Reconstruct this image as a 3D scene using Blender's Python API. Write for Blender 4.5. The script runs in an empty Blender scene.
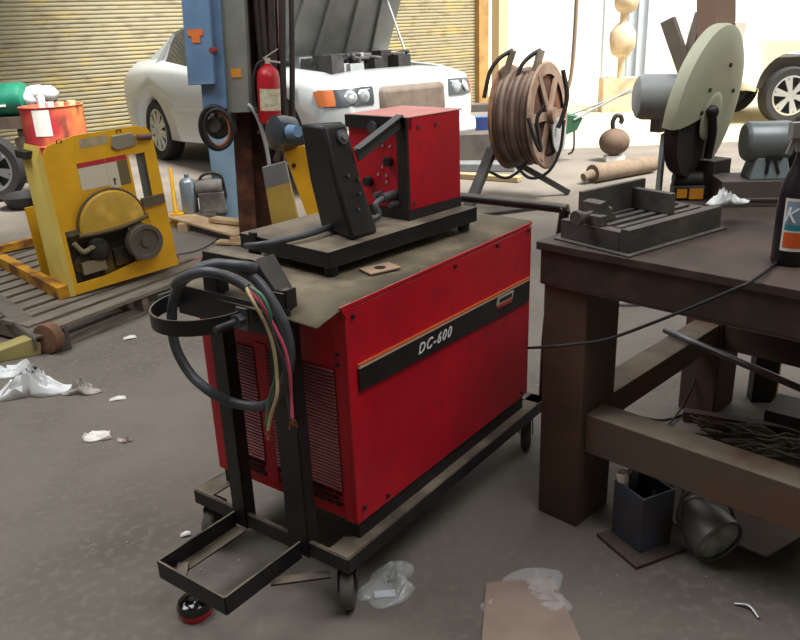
import bpy, bmesh, math, random
from mathutils import Vector, Matrix
random.seed(7)
PI=math.pi
C=bpy.context.scene.collection
V=Vector
# ---------------------------------------------------------------- camera maths (800x640 frame)
FPX,HC,PIT,ROL=791.682,1.53719,.357541,-.0400964
_f=V((0,math.cos(PIT),-math.sin(PIT))); _r=V((1,0,0)); _u=_r.cross(_f)
CR=_r*math.cos(ROL)+_u*math.sin(ROL); CU=-_r*math.sin(ROL)+_u*math.cos(ROL); CO=V((0,0,HC))
def ray(x,y): return _f+CR*((x-400)/FPX)-CU*((y-320)/FPX)
def gz(x,y,z=0.0):                       # point of a horizontal plane
    d=ray(x,y); return CO+d*((z-HC)/d.z)
def gy(x,y,Y):                           # point at a given distance Y
    d=ray(x,y); return CO+d*(Y/d.y)
def gp(x,y,P,n):
    d=ray(x,y); n=V(n); return CO+d*(((V(P)-CO).dot(n))/d.dot(n))
# ---------------------------------------------------------------- materials
def lin(c):
    if isinstance(c,str): c=[int(c[i:i+2],16)/255 for i in (0,2,4)]
    return [x/12.92 if x<=.04045 else ((x+.055)/1.055)**2.4 for x in c]+[1]
MATS={}
def mat(name,c,rough=.6,metal=0,c2=None,sc=6,thr=(.4,.7),bump=0,dust=None,dustamt=.8,spec=.5,c3=None,sc3=30,stretch=None,alpha=None,trans=0,emit=None):
    if name in MATS: return MATS[name]
    m=bpy.data.materials.new(name); m.use_nodes=True; n=m.node_tree.nodes; l=m.node_tree.links
    b=n['Principled BSDF']; b.inputs['Roughness'].default_value=rough; b.inputs['Metallic'].default_value=metal
    b.inputs['Specular IOR Level'].default_value=spec
    col=lin(c); b.inputs['Base Color'].default_value=col; out=None
    tc=n.new('ShaderNodeTexCoord'); mp=n.new('ShaderNodeMapping'); l.new(tc.outputs['Object'],mp.inputs[0])
    if stretch: mp.inputs['Scale'].default_value=stretch
    def noise(scale,lo,hi,det=6):
        t=n.new('ShaderNodeTexNoise'); t.inputs['Scale'].default_value=scale; t.inputs['Detail'].default_value=det
        l.new(mp.outputs[0],t.inputs['Vector']); r=n.new('ShaderNodeMapRange'); r.inputs[1].default_value=lo; r.inputs[2].default_value=hi
        l.new(t.outputs[0],r.inputs[0]); return r.outputs[0],t.outputs[0]
    def mix(fac,a,bb):
        x=n.new('ShaderNodeMix'); x.data_type='RGBA'; l.new(fac,x.inputs[0])
        if isinstance(a,list): x.inputs[6].default_value=a
        else: l.new(a,x.inputs[6])
        if isinstance(bb,list): x.inputs[7].default_value=bb
        else: l.new(bb,x.inputs[7])
        return x.outputs[2]
    cur=col
    if c2: f,_=noise(sc,*thr); cur=mix(f,cur,lin(c2))
    if c3: f,_=noise(sc3,.5,.7,4); cur=mix(f,cur,lin(c3))
    if dust:
        g=n.new('ShaderNodeNewGeometry'); s=n.new('ShaderNodeSeparateXYZ'); l.new(g.outputs['Normal'],s.inputs[0])
        r=n.new('ShaderNodeMapRange'); r.inputs[1].default_value=.55; r.inputs[2].default_value=.95; r.inputs[4].default_value=dustamt; l.new(s.outputs[2],r.inputs[0])
        f,_=noise(9,.25,.6); mu=n.new('ShaderNodeMath'); mu.operation='MULTIPLY'; l.new(r.outputs[0],mu.inputs[0]); l.new(f,mu.inputs[1])
        cur=mix(mu.outputs[0],cur,lin(dust))
        rr=n.new('ShaderNodeMapRange'); rr.inputs[3].default_value=rough; rr.inputs[4].default_value=.9; l.new(mu.outputs[0],rr.inputs[0]); l.new(rr.outputs[0],b.inputs['Roughness'])
    if not isinstance(cur,list): l.new(cur,b.inputs['Base Color'])
    if bump:
        _,h=noise(sc*4,.3,.7); bp=n.new('ShaderNodeBump'); bp.inputs['Strength'].default_value=bump; bp.inputs['Distance'].default_value=.02; l.new(h,bp.inputs['Height']); l.new(bp.outputs[0],b.inputs['Normal'])
    if alpha is not None: b.inputs['Alpha'].default_value=alpha
    if trans: b.inputs['Transmission Weight'].default_value=trans
    if emit: b.inputs['Emission Color'].default_value=lin(c); b.inputs['Emission Strength'].default_value=emit
    MATS[name]=m; return m
DUST='9a8f7c'
RED=mat('red_paint','d0142a',.42,c2='b51026',sc=3,dust='a89b86',dustamt=.85,c3='b8142a',sc3=14)
REDD=mat('red_paint_end','c21426',.5,c2='a01222',sc=4)
DUSTY=mat('dusty_top','786d5a',.85,c2='575043',sc=3.2,thr=(.35,.65),bump=.2,c3='8f8269',sc3=7)
BLK=mat('black_paint','17171a',.42,dust='857865',dustamt=.9,c2='26252a',sc=10)
BLK2=mat('black_metal','1b1a1c',.5,c2='2c2a2b',sc=8)
PINKT=mat('pink_red_top','d08c86',.5,c2='c4786f',sc=6)  # paler pink sheet on top of the feeder box
RUB=mat('black_rubber','151517',.6,c2='222226',sc=12)
HOSE=mat('grey_cable','50535a',.45,c2='3c3f45',sc=14)
TIRE=mat('tyre_rubber','242425',.85)
CHR=mat('bright_metal','b8bcc0',.3,metal=.9)
STL=mat('steel','7c7f84',.42,metal=.7,c2='5c5c5e',sc=9)
GREY=mat('grey_paint','767a7d',.5,c2='64686a',sc=7)
LGREY=mat('pale_grey','a3a7a8',.5,c2='8d9192',sc=7)
YEL=mat('yellow_paint','ebb51e',.5,c2='dba11a',sc=5,c3='dfa81c',sc3=11)
YELP=mat('pale_yellow_paint','e4cc6c',.6,c2='d4b850',sc=4)
YELR=mat('yellow_rust','c48f1e',.7,c2='7a4a1e',sc=9,thr=(.42,.6))
RUST=mat('rust_brown','4c2a1c',.8,c2='2f1c16',sc=5,bump=.2,c3='6b3f28',sc3=8)
RUST2=mat('rust_light','7d5a44',.8,c2='4e3628',sc=8,bump=.2)
BENCH=mat('bench_steel','43332c',.62,c2='2e2421',sc=5,bump=.15,dust='5d534b',dustamt=.45,c3='56423a',sc3=8)
BENCHR=mat('bench_rail','5f5249',.75,c2='75482f',sc=3,thr=(.5,.7),bump=.15,dust='8f8270',dustamt=.8)
WOOD=mat('pallet_wood','7d7468',.85,c2='5f564c',sc=5,bump=.3,stretch=(1,8,8))
WOODL=mat('pale_wood','c0a684',.8,c2='9a7f5e',sc=5,bump=.2)
WHITE=mat('white_cloth','dfe3e4',.8)
PAPER=mat('white_paper','e6e4de',.8)
CARP=mat('silver_paint','c3c9cc',.25,metal=.25,spec=.6)
GLASS=mat('dark_glass','30363a',.08,spec=.8)
DARK=mat('dark_plastic','232325',.6,c2='37342f',sc=14)
GREEN=mat('green_paint','1d7a62',.4,c2='17604e',sc=5)
BLUE=mat('blue_grey_paint','6f8fb4',.5,c2='5f7e9f',sc=6)
BLUE2=mat('pale_blue_panel','7590a6',.6,c2='66808f',sc=4)
ORG=mat('orange_sticker','e87a3a',.6)
COPPER=mat('copper','8a5233',.5,metal=.4)
CREAM=mat('cream_guard','c6c9ae',.5,c2='b3b9a2',sc=4)
CASTG=mat('cast_iron','3b3937',.6,c2='55504a',sc=7,bump=.2,dust='7b746a',dustamt=.6)
# ---------------------------------------------------------------- mesh builder
def frame(axis):
    z=V(axis).normalized(); x=z.orthogonal().normalized(); y=z.cross(x)
    return Matrix((x,y,z)).transposed()
def dense(pts,n=8):
    pts=[V(p) for p in pts]
    if len(pts)<3: return pts
    P=[pts[0]*2-pts[1]]+pts+[pts[-1]*2-pts[-2]]; out=[]
    for i in range(1,len(P)-2):
        a,b,c,d=P[i-1:i+3]
        for k in range(n):
            t=k/n; out.append(.5*((2*b)+(c-a)*t+(2*a-5*b+4*c-d)*t*t+(3*b-a-3*c+d)*t**3))
    out.append(P[-2]); return out
class MB:
    def __init__(s,off=(0,0,0)): s.bm=bmesh.new(); s.mats=[]; s.mi=0; s.off=V(off); s.sm=False
    def m(s,mt):
        if mt not in s.mats: s.mats.append(mt)
        s.mi=s.mats.index(mt); return s
    def vf(s,vs,fs,smooth=False):
        b=[s.bm.verts.new(V(v)+s.off) for v in vs]
        for f in fs:
            try: x=s.bm.faces.new([b[i] for i in f]); x.material_index=s.mi; x.smooth=smooth
            except ValueError: pass
        return b
    def box(s,x0,x1,y0,y1,z0,z1,M=None):
        vs=[V((x,y,z)) for x in(x0,x1) for y in(y0,y1) for z in(z0,z1)]
        if M is not None: vs=[M@v for v in vs]
        s.vf(vs,[(0,1,3,2),(4,6,7,5),(0,4,5,1),(2,3,7,6),(0,2,6,4),(1,5,7,3)]); return s
    def hexa(s,b4,t4):
        s.vf(list(b4)+list(t4),[(3,2,1,0),(4,5,6,7),(0,1,5,4),(1,2,6,5),(2,3,7,6),(3,0,4,7)]); return s
    def bar(s,p0,p1,w,h,up=(0,0,1)):
        p0,p1=V(p0),V(p1); d=(p1-p0).normalized(); up=V(up); sx=d.cross(up)
        if sx.length<1e-4: sx=d.orthogonal()
        sx.normalize(); uz=sx.cross(d)
        q=[sx*a*w/2+uz*b*h/2 for a,b in((-1,-1),(1,-1),(1,1),(-1,1))]
        s.hexa([p0+x for x in q],[p1+x for x in q]); return s
    def prism(s,poly,y0,y1,M=None):      # poly in x,z, extruded over y
        n=len(poly); vs=[V((p[0],y,p[1])) for y in(y0,y1) for p in poly]
        if M is not None: vs=[M@v for v in vs]
        s.vf(vs,[tuple(range(n)),tuple(range(2*n-1,n-1,-1))]+[(i,i+n,(i+1)%n+n,(i+1)%n) for i in range(n)]); return s
    def lathe(s,prof,c=(0,0,0),axis=(0,0,1),seg=24,a0=0,a1=2*PI,R=None):
        F=R or frame(axis); c=V(c); full=abs(a1-a0-2*PI)<1e-6; k=seg if full else seg+1; vs=[]
        for r,h in prof:
            for i in range(k):
                t=a0+(a1-a0)*i/seg; vs.append(c+F@V((r*math.cos(t),r*math.sin(t),h)))
        fs=[]
        for j in range(len(prof)-1):
            for i in range(seg):
                i2=(i+1)%k if full else i+1
                fs.append((j*k+i,j*k+i2,(j+1)*k+i2,(j+1)*k+i))
        s.vf(vs,fs,True); return s
    def cyl(s,p0,p1,r,r1=None,seg=20):
        p0,p1=V(p0),V(p1); L=(p1-p0).length; r1=r if r1 is None else r1
        F=frame(p1-p0); s.lathe([(r,0),(r1,L)],p0,R=F,seg=seg)
        for (rr,h,fl) in((r,0,1),(r1,L,0)):
            vs=[p0+F@V((rr*math.cos(2*PI*i/seg),rr*math.sin(2*PI*i/seg),h)) for i in range(seg)]
            s.vf(vs,[tuple(range(seg))[::-1] if fl else tuple(range(seg))])
        return s
    def tube(s,pts,r,seg=10,n=8,sm=True,closed=False):
        pts=dense(pts,n) if sm else [V(p) for p in pts]; vs=[];k=len(pts)
        up=None
        for i,p in enumerate(pts):
            d=(pts[min(i+1,k-1)]-pts[max(i-1,0)])
            if d.length<1e-9: d=V((0,0,1))
            d.normalize()
            if up is None: up=d.orthogonal().normalized()
            up=(up-d*up.dot(d)); up=up.normalized() if up.length>1e-6 else d.orthogonal().normalized()
            y=d.cross(up)
            for j in range(seg):
                t=2*PI*j/seg; vs.append(p+(up*math.cos(t)+y*math.sin(t))*r)
        fs=[(i*seg+j,i*seg+(j+1)%seg,(i+1)*seg+(j+1)%seg,(i+1)*seg+j) for i in range(k-1) for j in range(seg)]
        fs+=[tuple(range(seg))[::-1],tuple(range((k-1)*seg,k*seg))]
        s.vf(vs,fs,True); return s
    def strip(s,pts,w,t,n=8,up=(0,0,1)):    # flat strap following pts, width w along up, thickness t
        pts=dense(pts,n); vs=[]; k=len(pts); up=V(up)
        for i,p in enumerate(pts):
            d=(pts[min(i+1,k-1)]-pts[max(i-1,0)]).normalized(); nn=d.cross(up).normalized()
            for a,b in((-1,-1),(1,-1),(1,1),(-1,1)): vs.append(p+nn*a*t/2+up*b*w/2)
        fs=[(i*4+j,i*4+(j+1)%4,(i+1)*4+(j+1)%4,(i+1)*4+j) for i in range(k-1) for j in range(4)]+[(0,1,2,3),tuple(range(4*k-4,4*k))[::-1]]
        s.vf(vs,fs); return s
    def ball(s,c,r,sq=(1,1,1),seg=16,jit=0):
        vs=[];R=seg//2; c=V(c)
        for i in range(R+1):
            for j in range(seg):
                a=PI*i/R; t=2*PI*j/seg; k=1+random.uniform(-jit,jit)
                vs.append(c+V((math.sin(a)*math.cos(t)*r*sq[0],math.sin(a)*math.sin(t)*r*sq[1],math.cos(a)*r*sq[2]))*k if 0<i<R else c+V((0,0,math.cos(a)*r*sq[2])))
        s.vf(vs,[(i*seg+j,(i+1)*seg+j,(i+1)*seg+(j+1)%seg,i*seg+(j+1)%seg) for i in range(R) for j in range(seg)],True); return s
    def build(s,name,mt=None,parent=None,bevel=0,label=None):
        bmesh.ops.remove_doubles(s.bm,verts=s.bm.verts,dist=1e-5)
        bmesh.ops.recalc_face_normals(s.bm,faces=s.bm.faces)
        me=bpy.data.meshes.new(name); s.bm.to_mesh(me); s.bm.free()
        me.set_sharp_from_angle(angle=math.radians(38))
        for x in ([mt] if mt else s.mats): me.materials.append(x)
        o=bpy.data.objects.new(name,me); C.objects.link(o)
        if parent: o.parent=parent
        if bevel:
            b=o.modifiers.new('bevel','BEVEL'); b.width=bevel; b.segments=2; b.limit_method='ANGLE'; b.angle_limit=.7
        if label: o['label']=label
        return o
def tag(o,label=None,cat=None,group=None,kind=None):
    for k,v in(('label',label),('category',cat),('group',group),('kind',kind)):
        if v: o[k]=v
    return o
def thing(name,label,cat,loc=(0,0,0),rz=0,group=None,rot=None):
    o=bpy.data.objects.new(name,None); C.objects.link(o); o.location=loc; o.rotation_euler=rot or (0,0,rz); o.empty_display_size=.1
    return tag(o,label,cat,group)
def copy_tree(o,parent=None):
    c=o.copy(); C.objects.link(c); c.parent=parent
    for ch in [x for x in bpy.data.objects if x.parent==o]: copy_tree(ch,c)
    return c
def cut(o,cutters):
    for k in cutters:
        md=o.modifiers.new('c','BOOLEAN'); md.object=k; md.operation='DIFFERENCE'; md.solver='EXACT'
    dg=bpy.context.evaluated_depsgraph_get(); dg.update(); me=bpy.data.meshes.new_from_object(o.evaluated_get(dg)); o.modifiers.clear(); o.data=me
    for k in cutters: bpy.data.objects.remove(k)
def text(name,s,size,M,mt,parent,shear=0,ext=.0008,off=0,sp=1):
    cu=bpy.data.curves.new(name,'FONT'); cu.body=s; cu.size=size; cu.shear=shear; cu.extrude=ext; cu.offset=off; cu.space_character=sp; cu.align_x='LEFT'
    t=bpy.data.objects.new(name,cu); C.objects.link(t); dg=bpy.context.evaluated_depsgraph_get(); dg.update()
    me=bpy.data.meshes.new_from_object(t.evaluated_get(dg)); bpy.data.objects.remove(t)
    me.transform(M); me.materials.clear(); me.materials.append(mt)
    o=bpy.data.objects.new(name,me); C.objects.link(o); o.parent=parent; return o
def bolt_heads(pts,axis,r,mt,parent,name='bolt'):
    for p in pts:
        p=V(p); a=V(axis).normalized(); MB().cyl(p-a*.002,p+a*r*.7,r,r*.8,seg=8).build(name,mt,parent)

# ================================================================ SETTING
# floor
fm=mat('concrete_floor','7a736b',.8,c2='5f5952',sc=1.7,thr=(.3,.7),bump=.3,c3='766f67',sc3=30)
fl=MB().box(-14,24,-3,34,-.1,0).build('floor',fm); tag(fl,kind='structure')
# corrugated roller shutter wall, running obliquely away to the right
WP=V((-3.26,12.27,0)); WD=V((.79,.61,0)).normalized(); WN=V((.61,-.79,0)).normalized()
Mw=Matrix((( WD.x,WN.x,0,WP.x),(WD.y,WN.y,0,WP.y),(0,0,1,0),(0,0,0,1)))
mw=mat('shutter_paint','928a70',.65,c2='b39a52',sc=2.2,thr=(.54,.78),c3='7a7058',sc3=6,stretch=(.35,1,2.2))
b=MB(); n=int(5.4/.055); sl=[]
prof=[]
for i in range(n):
    z=i*.055
    for dz,dy in((0,.0),(.012,.014),(.03,.017),(.046,.010),(.051,0)): prof.append((dy,z+dz))
for j in range(len(prof)-1):
    (y0,z0),(y1,z1)=prof[j],prof[j+1]
    b.vf([Mw@V((-6,y0,z0)),Mw@V((6.2,y0,z0)),Mw@V((6.2,y1,z1)),Mw@V((-6,y1,z1))],[(0,1,2,3)],True)
b.box(-6,6.2,-.12,-.02,0,5.4,Mw)
tag(b.build('wall_back',mw),kind='structure')
jm=mat('jamb_paint','a5824e',.7,c2='8c6a3e',sc=4)
tag(MB().box(6.2,6.45,-.15,.12,0,5.4,Mw).build('trim_1',jm),kind='structure')
tag(MB().box(6.8,7.05,-.15,.05,0,5.4,Mw).build('trim_2',mat('jamb_yellow','c9b48a',.7)),kind='structure')
# left wall, ceiling left open at the back for the sun, wall behind
wl=mat('wall_grey','8b8578',.85,c2='77715f',sc=2)
wa=Mw@V((-6,0,0))
def wallq(name,a,b_,z1=5.5,t=.12):
    tag(MB().bar((a[0],a[1],z1/2),(b_[0],b_[1],z1/2),t,z1).build(name,wl),kind='structure')
wallq('wall_left',(wa.x,wa.y),(wa.x,-2.9)); wallq('shade_wall_right',(3.6,4.2),(3.6,-2.9)); wallq('wall_front',(wa.x,-2.95),(3.6,-2.95))  # right wall is added out of view to darken the foreground
cm=mat('ceiling_metal','6e6a63',.8,c2='5b5750',sc=2)
def cq(i,x0,x1,y0,y1): tag(MB().box(x0,x1,y0,y1,5.5,5.6).build('ceiling' if i==0 else 'ceiling_%d'%i,cm),kind='structure')
cq(0,-8.5,10,-3,5.2); cq(1,-8.5,-2.7,5.2,10.4); cq(2,-8.5,-4.4,10.4,13.5)  # unseen roof; the two left pieces are shaped to shade the shutter
for o in bpy.data.objects:
    if o.name.startswith('ceiling_'): o.name='ceiling'

# ================================================================ WELDER, CART, FEEDER
WO=V((-.13778,1.85364,0)); YW=.921235
WA=V((math.cos(YW),math.sin(YW),0)); WB=V((-math.sin(YW),math.cos(YW),0))
def W3(a,b_,z): return WO+WA*a+WB*b_+V((0,0,z))
L,W=.985,.567; Z0,Z1=.245,.888
# ---- cart
cart=thing('welder_cart','black angle iron wheeled cart carrying the big red welder, with front bottle tray','cart',W3(0,0,0),YW)
def angle(b,p0,p1,inward,h=.045,w=.06,t=.005):
    p0,p1,i=V(p0),V(p1),V(inward)
    b.bar(p0-V((0,0,h/2)),p1-V((0,0,h/2)),t,h,(0,0,1)); b.bar(p0+i*w/2-V((0,0,t/2)),p1+i*w/2-V((0,0,t/2)),w,t)
b=MB(); a0,a1,b0,b1,zt=-.08,1.09,-.025,.605,.19
angle(b,(a0,b0,zt),(a1,b0,zt),(0,1,0)); angle(b,(a0,b1,zt),(a1,b1,zt),(0,-1,0))
angle(b,(a0,b0,zt),(a0,b1,zt),(1,0,0),w=.012); angle(b,(a1,b0,zt),(a1,b1,zt),(-1,0,0))
b.box(a0+.003,.0,b0+.003,.05,zt-.004,zt+.001); b.box(a0+.003,.0,.53,b1-.003,zt-.004,zt+.001)
b.build('base_frame',BLK,cart)
# tray for gas bottle
b=MB(); x0,x1,y0,y1=-.365,-.085,.148,.418; zt=.183; t=.006;h=.055
for p,q in(((x0,y0),(x1,y0)),((x0,y0),(x0,y1)),((x0,y1),(x1,y1))): b.bar((p[0],p[1],zt-h/2),(q[0],q[1],zt-h/2),t,h)
b.box(x0,x1,y1-.045,y1,zt-h,zt-h+.005)
b.bar((-.21,y0-.002,zt-h),(-.085,.04,zt-h-.01),.03,.006); b.bar((-.34,y1-.06,zt-h+.01),(-.30,y1-.02,zt-h+.01),.03,.012)
b.build('bottle_tray',BLK,cart)
# uprights
for nm,bb,hh,sl in(('l',.395,.93,.0),('r',.155,.93,0)):
    b=MB(); w=.055 if nm=='l' else .078
    b.box(-.085,-.079,bb-w/2,bb+w/2,.14,hh); b.box(-.085,-.045,bb-w/2,bb-w/2+.006,.14,hh); b.build('upright',BLK2,cart)
b=MB(); b.bar((-.06,.41,.992),(-.06,.215,.992),.045,.006); b.bar((-.083,.41,.975),(-.083,.215,.975),.006,.04)
b.hexa([V((-.086,.245,.995)),V((-.086,.205,.995)),V((-.086,.15,.925)),V((-.086,.185,.91))],[V((-.08,.245,.995)),V((-.08,.205,.995)),V((-.08,.15,.925)),V((-.08,.185,.91))])
b.hexa([V((-.084,.207,.995)),V((-.02,.207,.995)),V((-.03,.145,.915)),V((-.084,.145,.915))],[V((-.084,.21,.999)),V((-.02,.21,.999)),V((-.03,.141,.919)),V((-.084,.141,.919))])
b.box(-.09,-.045,.118,.19,.83,.925)
b.bar((-.085,.42,.94),(-.06,.41,.99),.05,.006)
b.build('top_bracket',BLK,cart)
b=MB(); b.box(-.092,-.086,.10,.535,.80,.885); b.build('collar_plate',BLK2,cart)
CI=(Matrix.Translation(W3(0,0,0))@Matrix.Rotation(YW,4,'Z')).inverted()
# collar ring (flat band) over the tray
rc=V((-.098,.385,.845)); b=MB(); pts=[(-.10,.52,.845)]
for i in range(0,19):
    t=math.radians(90+i*10); pts.append((rc.x-.015+.15*math.cos(t),rc.y+.135*math.sin(t),rc.z))
pts.append((-.10,.238,.845))
b.strip(pts,.042,.005,n=2); b.build('collar_ring',BLK,cart)
b=MB().m(STL); q0=CI@gp(244,318,W3(-.115,0,0),WA); q1=CI@gp(215,330,W3(-.225,0,0),WA); b.cyl(q0,q1,.0085,seg=10); b.cyl(q0.lerp(q1,.12),q0.lerp(q1,.32),.018,seg=6)
b.m(STL).box(q0.x-.01,q0.x-.003,q0.y-.018,q0.y+.018,q0.z-.03,q0.z+.03); b.build('clamp_bolt',STL,cart)
b=MB(); b.box(-.15,-.095,.5365,.5425,.822,.868); b.cyl((-.125,.51,.85),(-.125,.565,.85),.007,seg=8); b.build('clamp_bolt',STL,cart)
# rear handle
b=MB(); b.tube([(1.10,.52,.19),(1.10,.52,.895),(1.115,.515,.912),(1.12,.48,.915),(1.12,-.03,.915),(1.118,-.055,.905),(1.115,-.06,.88),(1.10,-.02,.5),(1.10,-.01,.17)],.018,n=4)
b.build('push_handle',BLK,cart)
def caster(a,bb,ang,r=.062):
    c=MB(); d=V((math.cos(ang),math.sin(ang),0)); p=V((a,bb,r)); s_=V((-d.y,d.x,0))
    c.m(BLK2); c.box(a-.03,a+.03,bb-.03,bb+.03,.138,.144); c.cyl((a,bb,.122),(a,bb,.14),.022)
    for k in(-1,1): c.bar(p+s_*k*.026,V((a,bb,.126))+s_*k*.024,.004,.045,d)
    o=c.build('caster',BLK2,cart)
    w_=MB(); w_.lathe([(.0,-.02),(.045,-.02),(r-.004,-.018),(r,-.012),(r,.012),(r-.004,.018),(.045,.02),(0,.02)],p,s_,28); w_.build('wheel',mat('caster_rubber','5a5650',.8),o)
caster(-.045,.012,.6); caster(-.045,.565,.3); caster(1.02,.02,.5); caster(1.05,.56,0)
# ---- welder
wd=thing('welding_machine','large red industrial welder with dusty top and black side stripe, on the black cart','welder',W3(0,0,.19),YW)
o_=(0,0,-.19)
b=MB(o_); b.box(.012,L-.02,.008,.05,.191,Z0); b.box(.012,L-.02,W-.05,W-.008,.191,Z0); b.box(.05,L-.05,.06,W-.06,.225,Z0)
b.build('base_rail',BLK2,wd)
b=MB(o_)   # red case: side panels with end posts
b.hexa([V((.0,0,Z0)),V((L,0,Z0)),V((L,.012,Z0)),V((0,.012,Z0))],[V((-.002,-.004,Z1-.012)),V((L+.002,-.004,Z1-.012)),V((L,.012,Z1-.012)),V((0,.012,Z1-.012))])
b.prism([(-.022,Z1+.002),(0,Z1-.034),(.02,Z1-.01),(L,Z1-.008),(L+.004,Z1+.002)],-.006,.0)
b.build('side_panel',RED,wd,bevel=.002)
b=MB(o_); b.box(0,L,W-.012,W,Z0,Z1-.004); b.build('side_panel',RED,wd)
b=MB(o_); b.box(.003,.012,.012,W-.012,Z0,Z1-.01); b.box(-.001,.004,.0125,.045,Z0,Z1-.01); b.box(-.001,.004,W-.05,W-.0125,Z0,Z1-.01); b.box(-.001,.004,.30,.345,.27,.72)
ep=b.build('end_panel',REDD,wd,bevel=.0015)
b=MB(o_); b.box(L-.012,L-.003,.012,W-.012,Z0,Z1-.01); b.build('end_panel',REDD,wd)
GR=mat('grille_red','b0656a',.55,c2='9a4a52',sc=6)
for gb0,gb1 in((.05,.297),(.348,.512)):
    b=MB(o_); b.m(DARK).box(-.0005,.004,gb0,gb1,.335,.70); b.m(GR)
    k=0; z=.337
    while z<.697:
        b.hexa([V((-.0005,gb0,z)),V((-.0005,gb1,z)),V((-.0045,gb1,z+.002)),V((-.0045,gb0,z+.002))],[V((-.0005,gb0,z+.0065)),V((-.0005,gb1,z+.0065)),V((-.0045,gb1,z+.0045)),V((-.0045,gb0,z+.0045))]); z+=.0105
    b.build('grille',None,wd)
    b=MB(o_)
    for r_ in range(3):
        y=gb0+.004+(r_%2)*.012
        while y<gb1-.025: b.box(-.0015,.004,y,y+.024,.284+r_*.017,.293+r_*.017); y+=.031
    b.build('vent_slots',mat('slot_black','08080a',.9),wd)
# top sheet: slightly sagging, overhanging front lip
b=MB(o_); nx,ny=16,8; vs=[]
for i in range(nx+1):
    for j in range(ny+1):
        a=-.105+(L+.11)*i/nx; bb=-.002+(W+.004)*j/ny
        z=Z1+.004+.006*math.sin(PI*j/ny)
        if a<0.02: z-=.22*(0.02-a)
        if i==0: a=-.105+.02*(j/ny)
        vs.append((a,bb,z))
fs=[(i*(ny+1)+j,(i+1)*(ny+1)+j,(i+1)*(ny+1)+j+1,i*(ny+1)+j+1) for i in range(nx) for j in range(ny)]
b.vf(vs,fs,True); o=b.build('top_cover',DUSTY,wd); sdf=o.modifiers.new('s','SOLIDIFY'); sdf.thickness=.004
# stripe
M_=Matrix(((1,0,0,0),(0,0,1,0),(0,1,0,0),(0,0,0,1)))
b=MB(o_); b.m(BLK2).prism([(.032,.642),(.965,.612),(.968,.688),(.032,.706)],-.0105,-.004); b.m(mat('stripe_edge','c8b7a4',.4)).prism([(.032,.706),(.968,.688),(.968,.692),(.032,.712)],-.0112,-.004)
b.m(mat('stripe_orange','d06a3a',.4)).prism([(.032,.7125),(.968,.6925),(.968,.699),(.032,.7185)],-.0108,-.004)
st=b.build('name_stripe',None,wd,label='black stripe with orange upper edge lettered DC-600')
rotM=Matrix.Rotation(PI/2,4,'X')
tx=Matrix.Translation(V((.292,-.011,.652-.19)))@Matrix.Rotation(-.0,4,'Y')@rotM
text('lettering','DC-600',.044,tx,mat('white_ink','eeeeee',.5),st,shear=.35,ext=.0006,off=.0007,sp=1.25)
b=MB(o_); b.m(mat('badge_silver','b9b3a8',.4)).prism([(.735,.664),(.842,.661),(.85,.685),(.745,.689)],-.013,-.010); b.m(mat('badge_red','c83a34',.4)).prism([(.742,.652),(.836,.649),(.842,.661),(.735,.664)],-.013,-.010); b.m(BLK2).prism([(.752,.669),(.835,.666),(.838,.679),(.756,.682)],-.0135,-.012)
b.build('badge',None,st)
for p in((.024,.853),(.5,.86),(.75,.862),(.96,.865),(.024,.29),(.13,.27),(.93,.27)): 
    MB(o_).cyl((p[0],-.004,p[1]),(p[0],-.010,p[1]),.0065,seg=8).build('screw',BLK2,wd)
for p in((.033,.75),(.033,.72)): MB(o_).cyl((.0,p[0],p[1]),(-.005,p[0],p[1]),.006,seg=8).build('screw',BLK2,wd)
# cardboard tag on the welder top
cp=gz(380,269,.899); o=MB()
Mx=Matrix.Translation(cp)@Matrix.Rotation(YW-.35,4,'Z')
o.m(mat('tan_card','b3957c',.8)).box(-.05,.05,-.033,.033,0,.004,Mx); o.m(DARK).lathe([(.0,.0046),(.017,.0046)],Mx@V((0,0,0)),(0,0,1),14)
tag(o.build('cardboard_label'),'small tan cardboard tag with dark round stain lying on the red welder','card')
# ---- power cable coil on the collar
def K(px,py,a): return gp(px,py,W3(a,0,0),WA)
cb=thing('power_cable','thick grey power cable coiled over the bottle collar, ending in coloured bare wires','cable',W3(-.14,.28,0),YW)
inv=(Matrix.Translation(W3(-.14,.28,0))@Matrix.Rotation(YW,4,'Z')).inverted()
def KL(lst): return [inv@K(*p) for p in lst]
b=MB(); b.tube(KL([(255,268,-.12),(243,266,-.15),(215,265,-.17),(190,275,-.2),(178,288,-.2),(172,312,-.2),(175,345,-.2),(189,372,-.2),(208,390,-.2),(228,401,-.15),(250,406,-.125),(268,404,-.12),(281,390,-.12),(290,360,-.12),(286,330,-.12),(270,298,-.125),(252,277,-.13),(222,264,-.15),(198,268,-.18)]),.0135,seg=14)
b.tube(KL([(175,285,-.24),(183,278,-.24),(205,272,-.235),(225,276,-.22),(240,283,-.2),(247,288,-.195)]),.0125,seg=14); b.build('cable_sheath',HOSE,cb)
WIRES=[('yellow_wire','cbb98a',[(245,286,-.2),(254,303,-.21),(266,325,-.20),(274,350,-.19),(277,375,-.19),(277,395,-.2),(271,415,-.2),(268,430,-.2)]),
('pink_wire','c8506c',[(247,287,-.195),(262,305,-.2),(275,328,-.19),(285,350,-.185),(290,375,-.185),(291,398,-.18),(292,418,-.19)]),
('green_wire','48735a',[(248,286,-.19),(262,296,-.2),(270,315,-.2),(272,340,-.18),(276,372,-.18),(272,390,-.18),(268,405,-.185),(266,425,-.195)]),
('black_wire','38383c',[(246,287,-.19),(264,310,-.18),(275,340,-.18),(284,365,-.18),(287,395,-.185),(291,420,-.19)])]
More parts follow.
